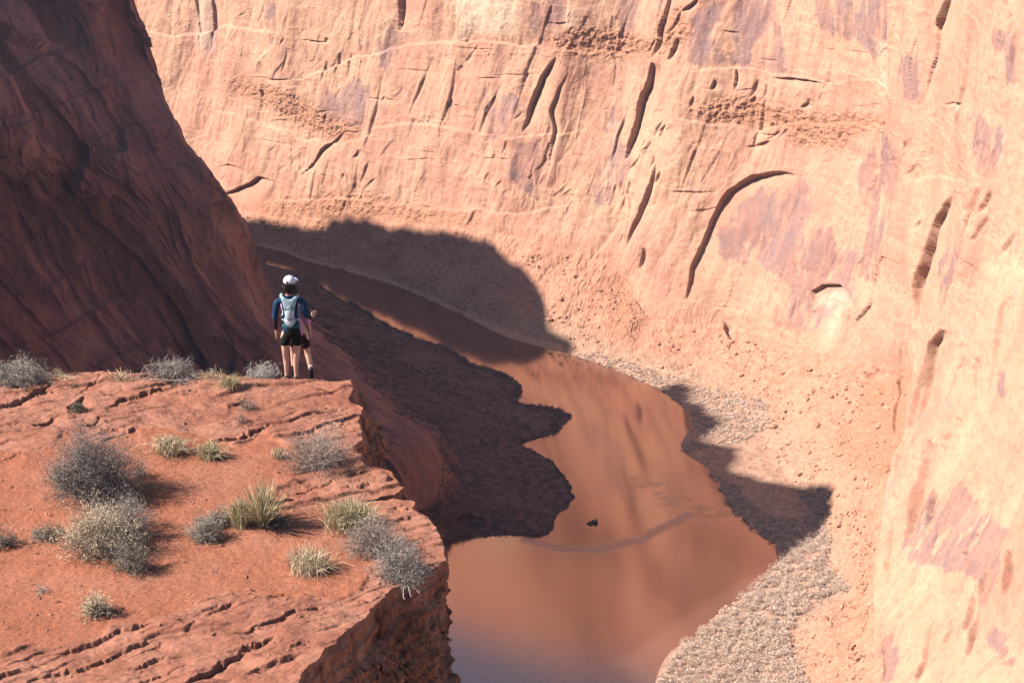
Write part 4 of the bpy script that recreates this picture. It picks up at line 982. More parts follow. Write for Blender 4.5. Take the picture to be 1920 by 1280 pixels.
    e = plant('desert_shrub', 700, 1030, 'grey-brown shrub right behind the bleached shrub on the right rim', 'shrub', G1)
    a, l = TB(), TB(); twiggy(a, l, .80, .44, 190, leaf=9, leafsize=.008, r=.0026, base=.12, tone0=.5); a.build('twigs', MAT['twig_pink'], e); l.build('foliage', MAT['leaf_sage'], e)
    e = plant('desert_shrub', 752, 1085, 'bleached grey shrub with bare white stems at the right rim of the ledge', 'shrub', G1)
    a, l = TB(), TB(); twiggy(a, l, .74, .56, 230, leaf=4, r=.0026, base=.10, tone0=.6, subs=5); a.build('twigs', MAT['twig_grey'], e); l.build('foliage', MAT['leaf_sage'], e)
    a = TB()
    for i in range(26):
        x0 = np.array([random.gauss(0, .08), random.gauss(-.1, .08), .02]); az = random.uniform(-2.6, .2); L = random.uniform(.22, .42)
        d = np.array([math.cos(az), math.sin(az)*.8, random.uniform(-.15, .7)]); d /= np.linalg.norm(d)
        a.tube([x0, x0+d*L*.4+rng.normal(0, .03, 3), x0+d*L*.75+rng.normal(0, .03, 3), x0+d*L], .0055, .002, random.uniform(.4, 1))
    a.build('bare_stems', MAT['twig_pale'], e)
    e = plant('grass_tuft', 578, 1068, 'pale straw grass tuft alone on the smooth sand in the centre', 'grass', G2)
    a = TB(); tuft(a, .56, .34, 620, bw=.0027, tone0=.8, base=.11); a.build('blades', MAT['leaf_straw'], e)
    e = plant('desert_shrub', 180, 1152, 'small pale shrub alone on the sand at the lower left', 'shrub', G1)
    a, l = TB(), TB(); twiggy(a, l, .40, .26, 100, leaf=10, leafsize=.008, r=.0024, tone0=.65); a.build('twigs', MAT['twig_pink'], e); l.build('foliage', MAT['leaf_straw'], e)
    e = plant('desert_shrub', 78, 1112, 'thin bleached twig sprig on the sand near the left edge', 'shrub', G1)
    a, l = TB(), TB(); twiggy(a, l, .26, .16, 14, leaf=1, r=.003, tone0=.7, subs=3); a.build('twigs', MAT['twig_pale'], e); l.build('foliage', MAT['leaf_sage'], e)
    e = plant('desert_shrub', 146, 772, 'small dark shrub in a rock crack above the largest dark shrub', 'shrub', G1)
    a, l = TB(), TB(); twiggy(a, l, .26, .16, 50, leaf=5, r=.0026, tone0=.1); a.build('twigs', MAT['twig_dark'], e); l.build('foliage', MAT['leaf_dull'], e)
    e = plant('desert_shrub', 462, 765, 'small reddish twig shrub on the rock below the hikers', 'shrub', G1)
    a, l = TB(), TB(); twiggy(a, l, .34, .20, 50, leaf=1, r=.0024, tone0=.3); a.build('twigs', MAT['twig_pink'], e); l.build('foliage', MAT['leaf_dull'], e)
    e = plant('desert_shrub', 455, 792, 'tiny dry sprig beside a rock crack in the middle of the ledge', 'shrub', G1)
    a, l = TB(), TB(); twiggy(a, l, .22, .16, 26, leaf=1, r=.0022, tone0=.3); a.build('twigs', MAT['twig_pink'], e); l.build('foliage', MAT['leaf_dull'], e)
    e = plant('desert_shrub', 515, 985, 'dark shrub under the right side of the yucca', 'shrub', G1)
    a, l = TB(), TB(); twiggy(a, l, .34, .16, 60, leaf=5, r=.0024, tone0=.2); a.build('twigs', MAT['twig_dark'], e); l.build('foliage', MAT['leaf_sage'], e)
    # skyline of the ledge
    e = plant('desert_shrub', 30, 716, 'low grey shrub on the far lip of the ledge at the left edge', 'shrub', G1)
    a, l = TB(), TB(); twiggy(a, l, 1.05, .27, 200, leaf=10, leafsize=.010, r=.003, base=.25, tone0=.5); a.build('twigs', MAT['twig_grey'], e); l.build('foliage', MAT['leaf_sage'], e)
    e = plant('desert_shrub', 322, 708, 'tangled bare shrub standing against the dark cliff on the far lip', 'shrub', G1)
    a, l = TB(), TB(); twiggy(a, l, .95, .34, 95, leaf=0, r=.0042, base=.22, tone0=.6, curl=.9, subs=6); a.build('twigs', MAT['twig_grey'], e)
    e = plant('desert_shrub', 492, 706, 'pale bare shrub beside the feet of the hiker with the white cap', 'shrub', G1)
    a, l = TB(), TB(); twiggy(a, l, .52, .24, 100, leaf=3, r=.0034, base=.12, tone0=.75, curl=.6); a.build('twigs', MAT['twig_pale'], e); l.build('foliage', MAT['leaf_sage'], e)
    for px, w_, lab in ((395, .5, 'thin dry grass along the far lip right of the tangled bare shrub'), (230, .6, 'sparse dry grass along the far lip left of the tangled bare shrub'), (110, .7, 'wispy dry grass on the far lip at the left')):
        e = plant('grass_tuft', px, 708, lab, 'grass', G2)
        a = TB(); tuft(a, w_, .12, 120, bw=.003, tone0=.6, base=.09); a.build('blades', MAT['leaf_straw'], e)

def rock_mesh(V0, F0, n_pts, P, size, squash, seed, name, mat, kind=None):
    """many angular rocks in one mesh"""
    m = len(V0); n = len(P)
    base = V0[None]*(1+.0*size[:, None, None])
    jit = 1+.48*gnoise(V0[None]*1.3+P[:, None]*7.7)+.12*gnoise(V0[None]*3.1+P[:, None]*3.3)
    ang = rng.random(n)*6.283; ca, sa = np.cos(ang), np.sin(ang)
    sc = np.stack([1+.4*rng.random(n), .7+.3*rng.random(n), squash*(.7+.5*rng.random(n))], 1)
    v = base*jit[..., None]*sc[:, None]*size[:, None, None]
    x = v[..., 0]*ca[:, None]-v[..., 1]*sa[:, None]; y = v[..., 0]*sa[:, None]+v[..., 1]*ca[:, None]
    v = np.stack([x, y, v[..., 2]], -1)+P[:, None]
    F = (F0[None]+(np.arange(n)*m)[:, None, None]).reshape(-1, F0.shape[1])
    tone = np.repeat(rng.random(n), m)
    return mesh_np(name, v.reshape(-1, 3), F, mat, {'tone': tone})
def ico(sub=1):
    import bmesh
    bm = bmesh.new(); bmesh.ops.create_icosphere(bm, subdivisions=sub, radius=1)
    V = np.array([v.co[:] for v in bm.verts]); F = np.array([[v.index for v in f.verts] for f in bm.faces]); bm.free()
    return V, F
def scatter_on(G, mask, n):
    idx = np.argwhere(mask); w = AREA_W[mask] if AREA_W is not None else None
    pick = rng.choice(len(idx), n, p=None if w is None else w/w.sum())
    return G[idx[pick, 0], idx[pick, 1]], idx[pick]
AREA_W = None
def build_ledge_stones():
    V1, F1 = ico(1)
    st = plant_mat('ledge_stones', (.12, .05, .035), (.36, .17, .11))
    g = GL[::2, :NTOP:2]; m = (g[..., 0] > -9.5) & (g[..., 1] < 31.2)
    cl = fbm(g*np.array([1, 1, 0]), 1.1, 3, seed=90); idx = np.argwhere(m & (cl > -.05)); pk = idx[rng.choice(len(idx), 2600)]
    P = g[pk[:, 0], pk[:, 1]]; size = .006+.030*rng.random(len(P))**5
    o = rock_mesh(V1, F1, 0, P, size, .6, 1, 'loose_stones', st); struct(o, 'stuff'); o['label'] = 'small loose red stones and grit scattered over the ledge'; o['category'] = 'stones'
def build_far_details():
    global AREA_W
    tal = plant_mat('talus_stones', (.32, .155, .10), (.48, .28, .185))
    V1, F1 = ico(1)
    U = GAu; V = aV
    du = np.linalg.norm(np.gradient(GAf, axis=0), axis=2); dv = np.linalg.norm(np.gradient(GAf, axis=1), axis=2)
    AREA_W = du*dv
    vis = (U > 1.5) & (U < 18.6)
    clump = fbm(GAf, 14, 3, seed=80)
    m = vis & (V > 1.9) & (V < 3.75) & (clump > -.1)
    P, ix = scatter_on(GAf, m, 7000)
    size = .12+.95*rng.random(len(P))**7+.1*rng.random(len(P)); size[:60] *= 1.6
    o = rock_mesh(V1, F1, 0, P-[0, 0, .05], size, .75, 1, 'talus_rubble', tal); struct(o, 'stuff'); o['label'] = 'angular red sandstone rubble scattered over the sunlit slope below the far wall'; o['category'] = 'rubble'
    # single boulders
    big = [(1160, 600), (1120, 640), (1240, 690), (1352, 652), (1500, 770), (1560, 745), (1610, 760), (1648, 800), (1620, 700), (1580, 830), (1500, 890), (1662, 880), (1545, 1000), (1600, 960), (1625, 1150), (1570, 1210), (1430, 730), (1470, 700), (1385, 700), (1050, 560), (1030, 600), (1090, 610), (1535, 800), (1660, 760), (1690, 740), (1480, 830), (1450, 800), (1600, 1230), (1010, 500), (1060, 480)]
    sel = vis & (V > 1.6) & (V < 4.0); gp = GAf[sel]; gx = apx[sel]; gy = apy[sel]
    V2, F2 = ico(2)
    for k, (a, b) in enumerate(big):
        i = np.argmin((gx-a)**2+(gy-b)**2); p = gp[i]
        s = random.uniform(.7, 1.35)
        jit = 1+.45*gnoise(V2*1.1+k*3.1)+.16*gnoise(V2*3+k)+facets(V2+k, .8, .35, .3, k)*.3
        v = V2*jit[:, None]*np.array([1.25, .9, .8])*s
        o = mesh_np('boulder', v, F2, tal, {'tone': np.full(len(v), random.random())}); o.location = p+[0, 0, .15*s]; o.rotation_euler = (0, 0, random.uniform(0, 6))
        tag(o, 'angular red boulder lying on the sunlit slope under the far wall', 'boulder', 'boulders on the sunlit slope')
    # brush along the right bank
    br = plant_mat('bank_brush_leaves', (.24, .17, .135), (.80, .60, .48))
    def brush(P, w, h, nl, mat, name, label, leaf=.22, tone=None):
        n = len(P)
        d = rng.normal(size=(n, nl, 3)); d /= np.linalg.norm(d, axis=2)[..., None]; d[..., 2] = np.abs(d[..., 2])
        r = rng.random((n, nl, 1))**.4
        c = P[:, None]+d*r*np.stack([w, w, h], -1)[:, None]
        tn = np.clip((rng.random(n)[:, None]*.3+.22)+.7*(c[..., 2]-P[:, None, 2])/h[:, None]+rng.normal(0, .08, (n, nl)), 0, 1)  # self-shade painted in: leaves dark at each bush's base, light on top
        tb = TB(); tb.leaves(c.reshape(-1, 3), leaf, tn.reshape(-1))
        # a few stems in each bush
        o = tb.build(name, mat); struct(o, 'stuff'); o['label'] = label; o['category'] = 'brush'
        return o
    polyN = [(1066, 662), (1150, 672), (1240, 700), (1310, 722), (1380, 735), (1440, 755), (1450, 800), (1400, 825), (1340, 835), (1290, 850), (1272, 842), (1312, 808), (1290, 765), (1239, 735), (1150, 694)]
    polyS = [(1331, 888), (1375, 905), (1430, 960), (1480, 975), (1530, 965), (1556, 1010), (1550, 1065), (1590, 1100), (1540, 1130), (1490, 1170), (1480, 1220), (1510, 1260), (1500, 1300), (1430, 1330), (1180, 1340), (1222, 1278), (1308, 1184), (1362, 1138), (1430, 1086), (1462, 1040), (1378, 962)]
    edge = fbm(GAf, 11, 4, seed=81)*10
    inN = vis & (V > .97) & (V < 3.2) & inpoly(apx+edge, apy+edge*.5, polyN)
    inS = (U > 10) & (U < 20.5) & (V > .97) & (V < 3.2) & inpoly(apx+edge, apy+edge*.5, polyS)
    P, _ = scatter_on(GAf, inS, 2100); s = .8+1.5*rng.random(len(P))**1.5
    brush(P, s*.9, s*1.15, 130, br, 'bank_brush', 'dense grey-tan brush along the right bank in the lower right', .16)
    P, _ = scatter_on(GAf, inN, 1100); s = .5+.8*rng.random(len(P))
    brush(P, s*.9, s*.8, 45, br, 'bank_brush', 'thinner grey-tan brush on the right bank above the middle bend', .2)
    # loose bushes on the talus and shore
    m = (U > 1.5) & (U < 18) & (V > 1.0) & (V < 2.3) & ~inN & ~inS
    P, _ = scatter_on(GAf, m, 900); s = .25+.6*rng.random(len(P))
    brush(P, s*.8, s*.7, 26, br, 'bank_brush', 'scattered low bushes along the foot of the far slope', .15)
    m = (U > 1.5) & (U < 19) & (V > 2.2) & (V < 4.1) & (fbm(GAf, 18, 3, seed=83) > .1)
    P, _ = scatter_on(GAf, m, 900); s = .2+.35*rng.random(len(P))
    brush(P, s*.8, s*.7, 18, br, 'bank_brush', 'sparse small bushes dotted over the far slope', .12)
    # shaded bank on the near side
    du = np.linalg.norm(np.gradient(GB, axis=0), axis=2); dv = np.linalg.norm(np.gradient(GB, axis=1), axis=2); AREA_W = du*dv
    dk = plant_mat('shade_darkened_leaves', (.025, .028, .022), (.10, .085, .065))  # same bank brush, its leaf colours darkened to carry the shade
    cl = fbm(GB, 16, 3, seed=82)
    m = (bU > .17) & (bU < .77) & (bV > 1.02) & (bV < 3.6) & (cl > -.15)
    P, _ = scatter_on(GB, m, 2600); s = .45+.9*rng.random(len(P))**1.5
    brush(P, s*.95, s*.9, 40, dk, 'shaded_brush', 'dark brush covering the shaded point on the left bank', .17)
    m = (bU > .2) & (bU < .52) & (bV > 1.0) & (bV < 1.25)
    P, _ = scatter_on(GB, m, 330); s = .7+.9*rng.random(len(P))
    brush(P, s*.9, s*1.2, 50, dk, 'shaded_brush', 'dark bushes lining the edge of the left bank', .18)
    m = (bU > .52) & (bU < .76) & (bV > 1.0) & (bV < 1.1)
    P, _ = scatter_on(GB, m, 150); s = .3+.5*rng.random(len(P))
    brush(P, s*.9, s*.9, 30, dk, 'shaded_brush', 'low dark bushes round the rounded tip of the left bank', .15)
    # the dark rock breaking the surface in mid-river
    p = atz(1112, 981, 0)
    e = empty('river_rock', tuple(p)); tag(e, 'small dark rock with two knobs breaking the surface in mid-river', 'rock')
    wr = flat('wet_rock', (.035, .02, .018), .6, .4, .3, 2)
    for dx, dy, sx, sz, nm in ((-.9, 0, 1.2, .75, 'low_slab'), (.75, .2, 1.0, 1.0, 'knob'), (.0, .9, .55, 1.0, 'knob'), (1.1, 1.0, .35, 1.35, 'knob')):
        jit = 1+.3*gnoise(V2*1.3+dx*5)+.1*gnoise(V2*3+sz)
        o = mesh_np(nm, V2*jit[:, None]*np.array([sx, .8*sx, sz]), F2, wr, parent=e); o.location = (dx, dy, .1)
    AREA_W = None
# ------------------------------------------------------------------ people
def skin_obj(name, chains, mat, parent, sub=2, root=0):
    """chains: lists of (x,y,z,rx,ry); first chain may share joints with later ones by exact position"""
    V = []; E = []; R = []; key = {}
    for ch in chains:
        prev = None
        for j in ch:
            k = tuple(round(c, 4) for c in j[:3])
            if k not in key:
                key[k] = len(V); V.append(j[:3]); R.append((j[3], j[4] if len(j) > 4 else j[3]))
            i = key[k]
            if prev is not None and prev != i: E.append((prev, i))
            prev = i
    me = bpy.data.meshes.new(name); me.from_pydata(V, E, [])
    o = bpy.data.objects.new(name, me); COL.objects.link(o)
    sk = o.modifiers.new('skin', 'SKIN'); sk.use_smooth_shade = True; sk.branch_smoothing = .6
    if not me.skin_vertices: me.skin_vertices.new() if hasattr(me.skin_vertices, 'new') else None
    sv = me.skin_vertices[0].data
    for i, r in enumerate(R):
        sv[i].radius = r; sv[i].use_root = False
    roots = set()
    adj = {i: [] for i in range(len(V))}
    for a, b in E: adj[a].append(b); adj[b].append(a)
    seen = set()
    for i in range(len(V)):
        if i in seen: continue
        sv[i].use_root = True; st = [i]
        while st:
            q = st.pop()
            if q in seen: continue
            seen.add(q); st += adj[q]
    ss = o.modifiers.new('sub', 'SUBSURF'); ss.levels = sub; ss.render_levels = sub
    bpy.context.view_layer.update()
    dg = bpy.context.evaluated_depsgraph_get()
    m2 = bpy.data.meshes.new_from_object(o.evaluated_get(dg)); m2.name = name
    o.modifiers.clear(); o.data = m2; bpy.data.meshes.remove(me)
    m2.materials.clear(); m2.materials.append(mat)
    for p in m2.polygons: p.use_smooth = True
    o.parent = parent
    return o
def ball(name, c, r, mat, parent, sub=3, cut=None, rot=None, jit=0):
    V, F = ico(sub); V = V.copy()
    if cut is not None: V[:, 2] = np.maximum(V[:, 2], cut)
    V = V*np.array(r)
    if rot:
        M = np.array(Matrix.Rotation(rot[0], 3, 'X') @ Matrix.Rotation(rot[1], 3, 'Y') @ Matrix.Rotation(rot[2], 3, 'Z')); V = V@M.T
    V = V+np.array(c)
    return mesh_np(name, V, F, mat, smooth=True, parent=parent)
def hand_chains(w, d, s=1.0, thumb=(1, 0, 0)):
    """palm and five fingers from wrist w, pointing along d"""
    w = np.array(w, float); d = np.array(d, float); d /= np.linalg.norm(d)
    th = np.array(thumb, float); th -= d*np.dot(th, d); th /= np.linalg.norm(th); nrm = np.cross(d, th)
    ch = [[(*(w), .022, .016), (*(w+d*.04*s), .034, .015), (*(w+d*.08*s), .034, .013)]]
    for k, L in zip((-1.5, -.5, .5, 1.5), (.055, .072, .078, .07)):
        b = w+d*.075*s+th*k*.017*s
        ch.append([(*b, .0085), (*(b+d*L*.5+nrm*.006), .0080), (*(b+d*L*.9+nrm*.022), .0070)])
    b = w+d*.03*s+th*.026*s
    ch.append([(*b, .010), (*(b+th*.02+d*.028), .0095), (*(b+th*.022+d*.055), .008)])
    return ch
def build_people():
    skin = flat('skin', (.50, .28, .20), .55, .3, .08, 8); hairm = flat('dark_hair', (.025, .017, .015), .5, .3, .3, 60)
    navy = flat('navy_top_fabric', (.012, .04, .085), .85, .1, .3, 12); teal = flat('teal_hem_fabric', (.012, .07, .085), .85)
    blk = flat('black_shorts_fabric', (.010, .011, .012), .85, .1, .3, 10); mar = flat('dark_sleeve_fabric', (.028, .010, .016), .85)
    wht = flat('white_cap_fabric', (.62, .60, .66), .8, .2, .05, 20); gry = flat('pale_blue_pack_fabric', (.30, .40, .46), .8, .2, .1, 14)
    gry2 = flat('grey_mesh', (.42, .47, .52), .8, .2, .15, 30); dteal = flat('teal_trim', (.02, .10, .11), .7)
    blkb = flat('black_leather', (.01, .008, .009), .6); sock = flat('pale_sock', (.55, .48, .46), .9); pink = flat('pink_fabric', (.50, .25, .42), .85, .1, .1, 10)
    lace = flat('shoe_sole', (.25, .2, .2), .9)
    # ---- hiker in the white cap, back to the camera
    f = ledge_pt(551, 709)
    y0 = f[1]; sc = 4000/(np.linalg.norm([0, y0*CP-(f[2]-300)*SP]))
    e = empty('person', (float(aty(549, 709, y0)[0]), y0, f[2]-.01))
    tag(e, 'person seen from behind in a white cap, navy top and black shorts', 'person')
    X = {}
    legs = lambda s, kx, ky, ax, ay: [(.0, 0, .86, .13, .10), (s*.085, 0, .80, .088, .085), (s*kx, ky+.01, .62, .072), (s*(kx+.002), ky-.005, .45, .052), (s*ax, ay+.02, .33, .054), (s*ax, ay, .20, .040), (s*ax, ay, .085, .030), (s*ax, ay-.02, .04, .033), (s*(ax+.01), ay+.13, .022, .030, .022)]
    spine = [(0, 0, .86, .13, .10), (0, .0, .97, .115, .085), (0, .0, 1.10, .115, .08), (0, .01, 1.22, .14, .085), (0, .0, 1.32, .115, .07), (0, .015, 1.385, .052), (0, .03, 1.44, .048), (.0, .03, 1.50, .075, .085), (.005, .03, 1.575, .074, .088), (0, .03, 1.625, .04)]
    armL = [(0, .01, 1.22, .14, .085), (-.13, 0, 1.30, .055), (-.185, -.005, 1.27, .052), (-.215, -.02, 1.13, .043), (-.235, -.02, 1.00, .036), (-.235, .01, .87, .030), (-.232, .03, .77, .022)]
    armR = [(0, .01, 1.22, .14, .085), (.13, 0, 1.30, .055), (.185, -.005, 1.27, .052), (.225, -.02, 1.13, .043), (.245, -.01, 1.01, .036), (.285, .11, .955, .030), (.30, .20, .935, .022)]
    legL = legs(-1, .10, .0, .095, .02); legR = legs(1, .075, .0, .055, -.02)
    body = [spine, armL, armR, legL, legR]
    body += hand_chains((-.232, .03, .77), (0.02, .12, -1), thumb=(.2, 1, 0))+hand_chains((.30, .20, .935), (.35, .75, .25), thumb=(-.4, 0, 1))
    b = skin_obj('body', body, skin, e, 2)
    ball('nose', (.055, .105, 1.535), (.012, .016, .016), skin, b, 2)
    for s in (-1, 1):
        ball('ear', (s*.077+.01, .03, 1.535), (.010, .018, .027), skin, b, 2)
        ball('eye', (.03+s*.03, .108, 1.555), (.012, .008, .008), flat('eye_white', (.6, .6, .6)), b, 2)
    ball('mouth', (.035, .112, 1.49), (.02, .006, .006), flat('lips', (.4, .12, .1)), b, 2)
    # hair under the cap and a gathered tail over the collar
    V, F = ico(3); V = V*np.array([.084, .095, .085]); V += V*(gnoise(V*30)*.06)[:, None]; V[:, 1] = np.where(V[:, 1] > .035, .035, V[:, 1]); V += [-.010, .012, 1.548]
    mesh_np('hair', V, F, hairm, smooth=True, parent=e)
    a = TB()
    for i in range(260):
        x = random.gauss(0, .045); y = -.055-abs(random.gauss(0, .012)); L = random.uniform(.03, .08)
        a.tube([(x*.8, y+.01, 1.53), (x, y-.012, 1.47), (x*1.15+random.gauss(0, .008), y-.015, 1.45-L*.5), (x*1.2+random.gauss(0, .015), y-.005, 1.45-L)], .0035, .001, .5)
    a.build('ponytail', hairm, e)
    cap = ball('cap', (0, .02, 1.572), (.092, .106, .088), wht, e, 4, cut=-.12)
    # cap opening at the back and the brim in front, turned slightly right
    ball('cap_opening', (-.022, -.083, 1.586), (.022, .012, .016), hairm, cap, 3)
    V, F = ico(3); V = V*np.array([.075, .085, .010]); V[:, 2] -= (V[:, 0]/.075)**2*.018; V += [.052, .115, 1.572]
    mesh_np('brim', V, F, wht, smooth=True, parent=cap)
    ball('cap_button', (0, .02, 1.664), (.008, .008, .006), wht, cap, 2)
    top = [[(0, 0, .74, .150, .118), (0, 0, .82, .146, .112), (0, 0, .90, .135, .102), (0, .0, .97, .128, .096), (0, .0, 1.10, .128, .092), (0, .01, 1.22, .152, .097), (0, .0, 1.32, .122, .08), (0, .012, 1.375, .064)],
           [(0, .01, 1.22, .152, .097), (-.13, 0, 1.30, .068), (-.188, -.005, 1.27, .064), (-.218, -.02, 1.13, .055), (-.236, -.02, 1.01, .048), (-.237, .0, .965, .046)],
           [(0, .01, 1.22, .152, .097), (.13, 0, 1.30, .068), (.188, -.005, 1.27, .064), (.228, -.02, 1.13, .055), (.246, -.012, 1.02, .049), (.262, .05, 1.0, .046)]]
    skin_obj('top', top, navy, e, 2)
    skin_obj('top_hem', [[(0, 0, .82, .160, .126), (0, 0, .88, .154, .120), (0, 0, .95, .140, .106)]], teal, e, 2)
    skin_obj('sleeve', [[(-.236, -.02, 1.0, .044), (-.2365, .01, .87, .038), (-.232, .028, .785, .029)]], mar, e, 2)
    skin_obj('sleeve', [[(.25, .0, 1.01, .044), (.287, .11, .955, .036), (.298, .19, .937, .028)]], mar, e, 2)
    skin_obj('shorts', [[(0, 0, .90, .150, .118), (0, 0, .84, .160, .128), (0, 0, .78, .160, .128)], [(0, 0, .78, .160, .128), (-.09, 0, .70, .102, .10), (-.105, .0, .60, .092, .092), (-.108, 0, .55, .09, .09)], [(0, 0, .78, .160, .128), (.085, 0, .70, .102, .10), (.088, 0, .60, .092, .092), (.088, 0, .55, .09, .09)]], blk, e, 2)
    for s, ax, ay in ((-1, .095, .02), (1, .055, -.02)):
        sh = skin_obj('shoe', [[(s*ax, ay-.045, .035, .036, .034), (s*ax, ay, .05, .040, .040), (s*(ax+.005), ay+.08, .034, .040, .030), (s*(ax+.01), ay+.16, .026, .034, .022)]], flat('grey_shoe', (.16, .13, .13), .8), e, 2)
    # ---- pack worn on the back: a thing of its own
    pk = empty('backpack', (e.location.x, e.location.y, e.location.z)); tag(pk, 'pale blue-grey running pack worn on the back of the person in the white cap', 'backpack')
    def panel(name, outline, z_of, th, mat, parent):
        """outline: (x,z) loop; back surface follows the torso"""
        n = len(outline); V = []
        for ring, off in ((1.0, 0.0), (1.0, th), (.8, th*1.25), (.4, th*1.4)):
            cx = sum(p[0] for p in outline)/n; cz = sum(p[1] for p in outline)/n
            for x, z in outline:
                X_ = cx+(x-cx)*ring; Z_ = cz+(z-cz)*ring
                V.append((X_, z_of(X_, Z_)-off, Z_))
        F = []
        for r in range(3):
            for i in range(n): F.append((r*n+i, r*n+(i+1) % n, (r+1)*n+(i+1) % n, (r+1)*n+i))
        me = bpy.data.meshes.new(name); me.from_pydata(V, [], F+[tuple(range(3*n, 4*n))]+[tuple(reversed(range(n)))]); me.materials.append(mat)
        for p in me.polygons: p.use_smooth = True
        o = bpy.data.objects.new(name, me); COL.objects.link(o); o.parent = parent
        return o
    back = lambda x, z: -.104+.9*x*x*1.2-(.012 if z > 1.1 else 0)
    panel('harness', [(-0.129, 1.365), (-0.086, 1.375), (-0.047, 1.335), (0.000, 1.325), (0.047, 1.335), (0.086, 1.375), (0.129, 1.365), (0.099, 1.26), (0.076, 1.17), (0.069, 1.06), (0.090, .975), (0.065, .93), (0.026, .885), (0.000, .875), (-0.026, .885), (-0.065, .93), (-0.099, .995), (-0.069, 1.06), (-0.076, 1.17), (-0.099, 1.26)], back, .014, gry, pk)
    ball('pod', (0, -.135, 1.11), (.068, .042, .125), gry2, pk, 3)
    skin_obj('trim', [[(-.062, -.15, 1.16, .008), (-.045, -.172, 1.215, .008), (0, -.178, 1.235, .008), (.045, -.172, 1.215, .008), (.062, -.15, 1.16, .008)]], dteal, pk, 1)
    skin_obj('cord', [[(-.06, -.15, 1.04, .004), (0, -.178, 1.02, .004), (.06, -.15, 1.04, .004)]], blkb, pk, 1)
    panel('lower_pocket', [(-.075, 1.01), (.075, 1.01), (.07, .96), (.045, .915), (0, .90), (-.045, .915), (-.07, .96)], lambda x, z: back(x, z)-.016, .022, gry2, pk)
    for s in (-1, 1):
        skin_obj('shoulder_strap', [[(s*.125, -.095, 1.35, .026, .010), (s*.12, -.01, 1.385, .026, .010), (s*.105, .085, 1.33, .024, .010), (s*.095, .115, 1.20, .022, .009), (s*.115, .10, 1.05, .018, .009), (s*.14, .02, .99, .014, .008), (s*.105, -.09, .985, .014, .008)]], gry, pk, 1)
    # ---- second hiker, further out on the lip, mostly hidden
    y1 = y0+.38
    q = aty(565, 711, y1)
    gsel = GL[:, :NTOP].reshape(-1, 3); gi = np.argmin((gsel[:, 0]-q[0])**2+(gsel[:, 1]-y1)**2); gz = float(gsel[gi, 2]); print('ground2', gsel[gi], f)
    e2 = empty('person', (float(q[0]), y1, gz+.06)); tag(e2, 'person in a pink top and black boots, half hidden behind the one in the cap', 'person')
    sp2 = [(-.02, .0, .86, .12, .10), (-.03, .0, .97, .10, .08), (-.05, .01, 1.10, .105, .08), (-.11, .03, 1.20, .125, .08), (-.13, .04, 1.28, .10, .07), (-.14, .06, 1.34, .048), (-.145, .08, 1.39, .046), (-.15, .08, 1.44, .07, .08), (-.15, .08, 1.49, .07, .082), (-.15, .08, 1.53, .038)]
    aR = [(-.11, .03, 1.20, .125, .08), (-.01, .02, 1.26, .05), (.035, .01, 1.22, .047), (.08, .0, 1.09, .040), (.12, .0, .97, .034), (.15, .03, .86, .028), (.155, .05, .78, .021)]
    aL = [(-.11, .03, 1.20, .125, .08), (-.19, .02, 1.28, .05), (-.24, .01, 1.24, .047), (-.22, .08, 1.10, .040), (-.18, .16, .99, .034), (-.12, .22, .95, .028), (-.06, .25, .93, .021)]
    lR = [(-.02, 0, .86, .12, .10), (.055, 0, .80, .085), (.085, .0, .63, .068), (.10, .02, .46, .050), (.135, -.02, .34, .050), (.155, -.05, .21, .038), (.165, -.08, .09, .029), (.165, -.09, .04, .03), (.18, .03, .02, .028, .02)]
    lL = [(-.02, 0, .86, .12, .10), (-.10, 0, .80, .085), (-.12, .05, .63, .068), (-.12, .10, .46, .050), (-.12, .10, .32, .050), (-.12, .08, .20, .038), (-.12, .08, .09, .029), (-.12, .07, .04, .03), (-.12, .19, .02, .028, .02)]
    b2 = skin_obj('body', [sp2, aR, aL, lR, lL]+hand_chains((.155, .05, .78), (0.05, .1, -1), thumb=(-.2, 1, 0))+hand_chains((-.06, .25, .93), (1, .3, 0), thumb=(0, 0, 1)), skin, e2, 2)
    ball('nose', (-.15, .17, 1.46), (.011, .016, .016), skin, b2, 2)
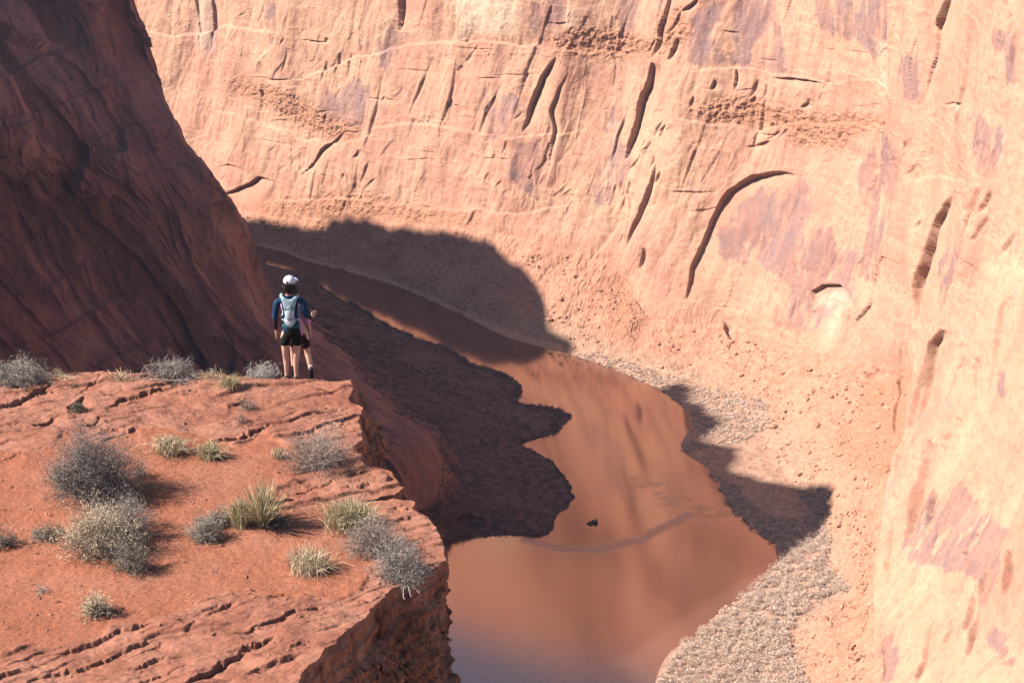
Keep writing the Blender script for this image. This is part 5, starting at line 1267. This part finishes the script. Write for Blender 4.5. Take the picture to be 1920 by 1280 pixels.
    V, F = ico(3); V = V*np.array([.08, .095, .09]); V[:, 1] = np.where(V[:, 1] > .04, .04, V[:, 1]); V += [-.15, .07, 1.485]
    mesh_np('hair', V, F, hairm, smooth=True, parent=e2)
    skin_obj('top', [[(-.01, 0, .70, .135, .115), (-.02, 0, .80, .130, .110), (-.03, 0, .97, .118, .096), (-.05, .01, 1.10, .118, .09), (-.11, .03, 1.20, .138, .09), (-.13, .04, 1.28, .11, .08), (-.14, .055, 1.33, .06)],
        [(-.11, .03, 1.20, .138, .09), (-.01, .02, 1.26, .062), (.037, .01, 1.22, .058), (.082, .0, 1.09, .054), (.125, .0, .97, .052), (.150, .02, .90, .046)],
        [(-.11, .03, 1.20, .138, .09), (-.19, .02, 1.28, .062), (-.242, .01, 1.24, .058), (-.222, .08, 1.10, .050), (-.185, .15, 1.0, .044)]], pink, e2, 2)
    skin_obj('shorts', [[(-.02, 0, .85, .132, .112), (-.02, 0, .78, .132, .112)], [(-.02, 0, .78, .132, .112), (.06, 0, .70, .098), (.082, 0, .60, .090), (.09, 0.01, .52, .085)], [(-.02, 0, .78, .132, .112), (-.10, .02, .70, .098), (-.118, .05, .60, .090), (-.12, .07, .54, .085)]], flat('maroon_black_shorts', (.022, .008, .009), .85), e2, 2)
    for (ax, ay) in ((.165, -.085), (-.12, .075)):
        skin_obj('sock', [[(ax-.008, ay+.02, .27, .046), (ax, ay+.005, .23, .044)]], sock, e2, 1)
        skin_obj('boot', [[(ax-.003, ay+.012, .225, .046), (ax, ay, .12, .042), (ax, ay-.01, .055, .048, .045), (ax+.01, ay+.07, .035, .044, .034), (ax+.015, ay+.14, .028, .036, .026)]], blkb, e2, 2)
GAf, apx, apy, aV = build_far()
GB, bU, bV = build_left(GAf, apx, apy)
GL, lx, ly = build_ledge()
GLsel = np.zeros(GL.shape[:2], bool); GLsel[:, :NTOP] = True
lx, ly, _w = proj(GL)
_g = GL[:, :NTOP].reshape(-1, 3)[::3]; GLx, GLy, GLz = _g[:, 0].copy(), _g[:, 1].copy(), _g[:, 2].copy()
build_plants(); build_ledge_stones()
build_far_details()
build_people()
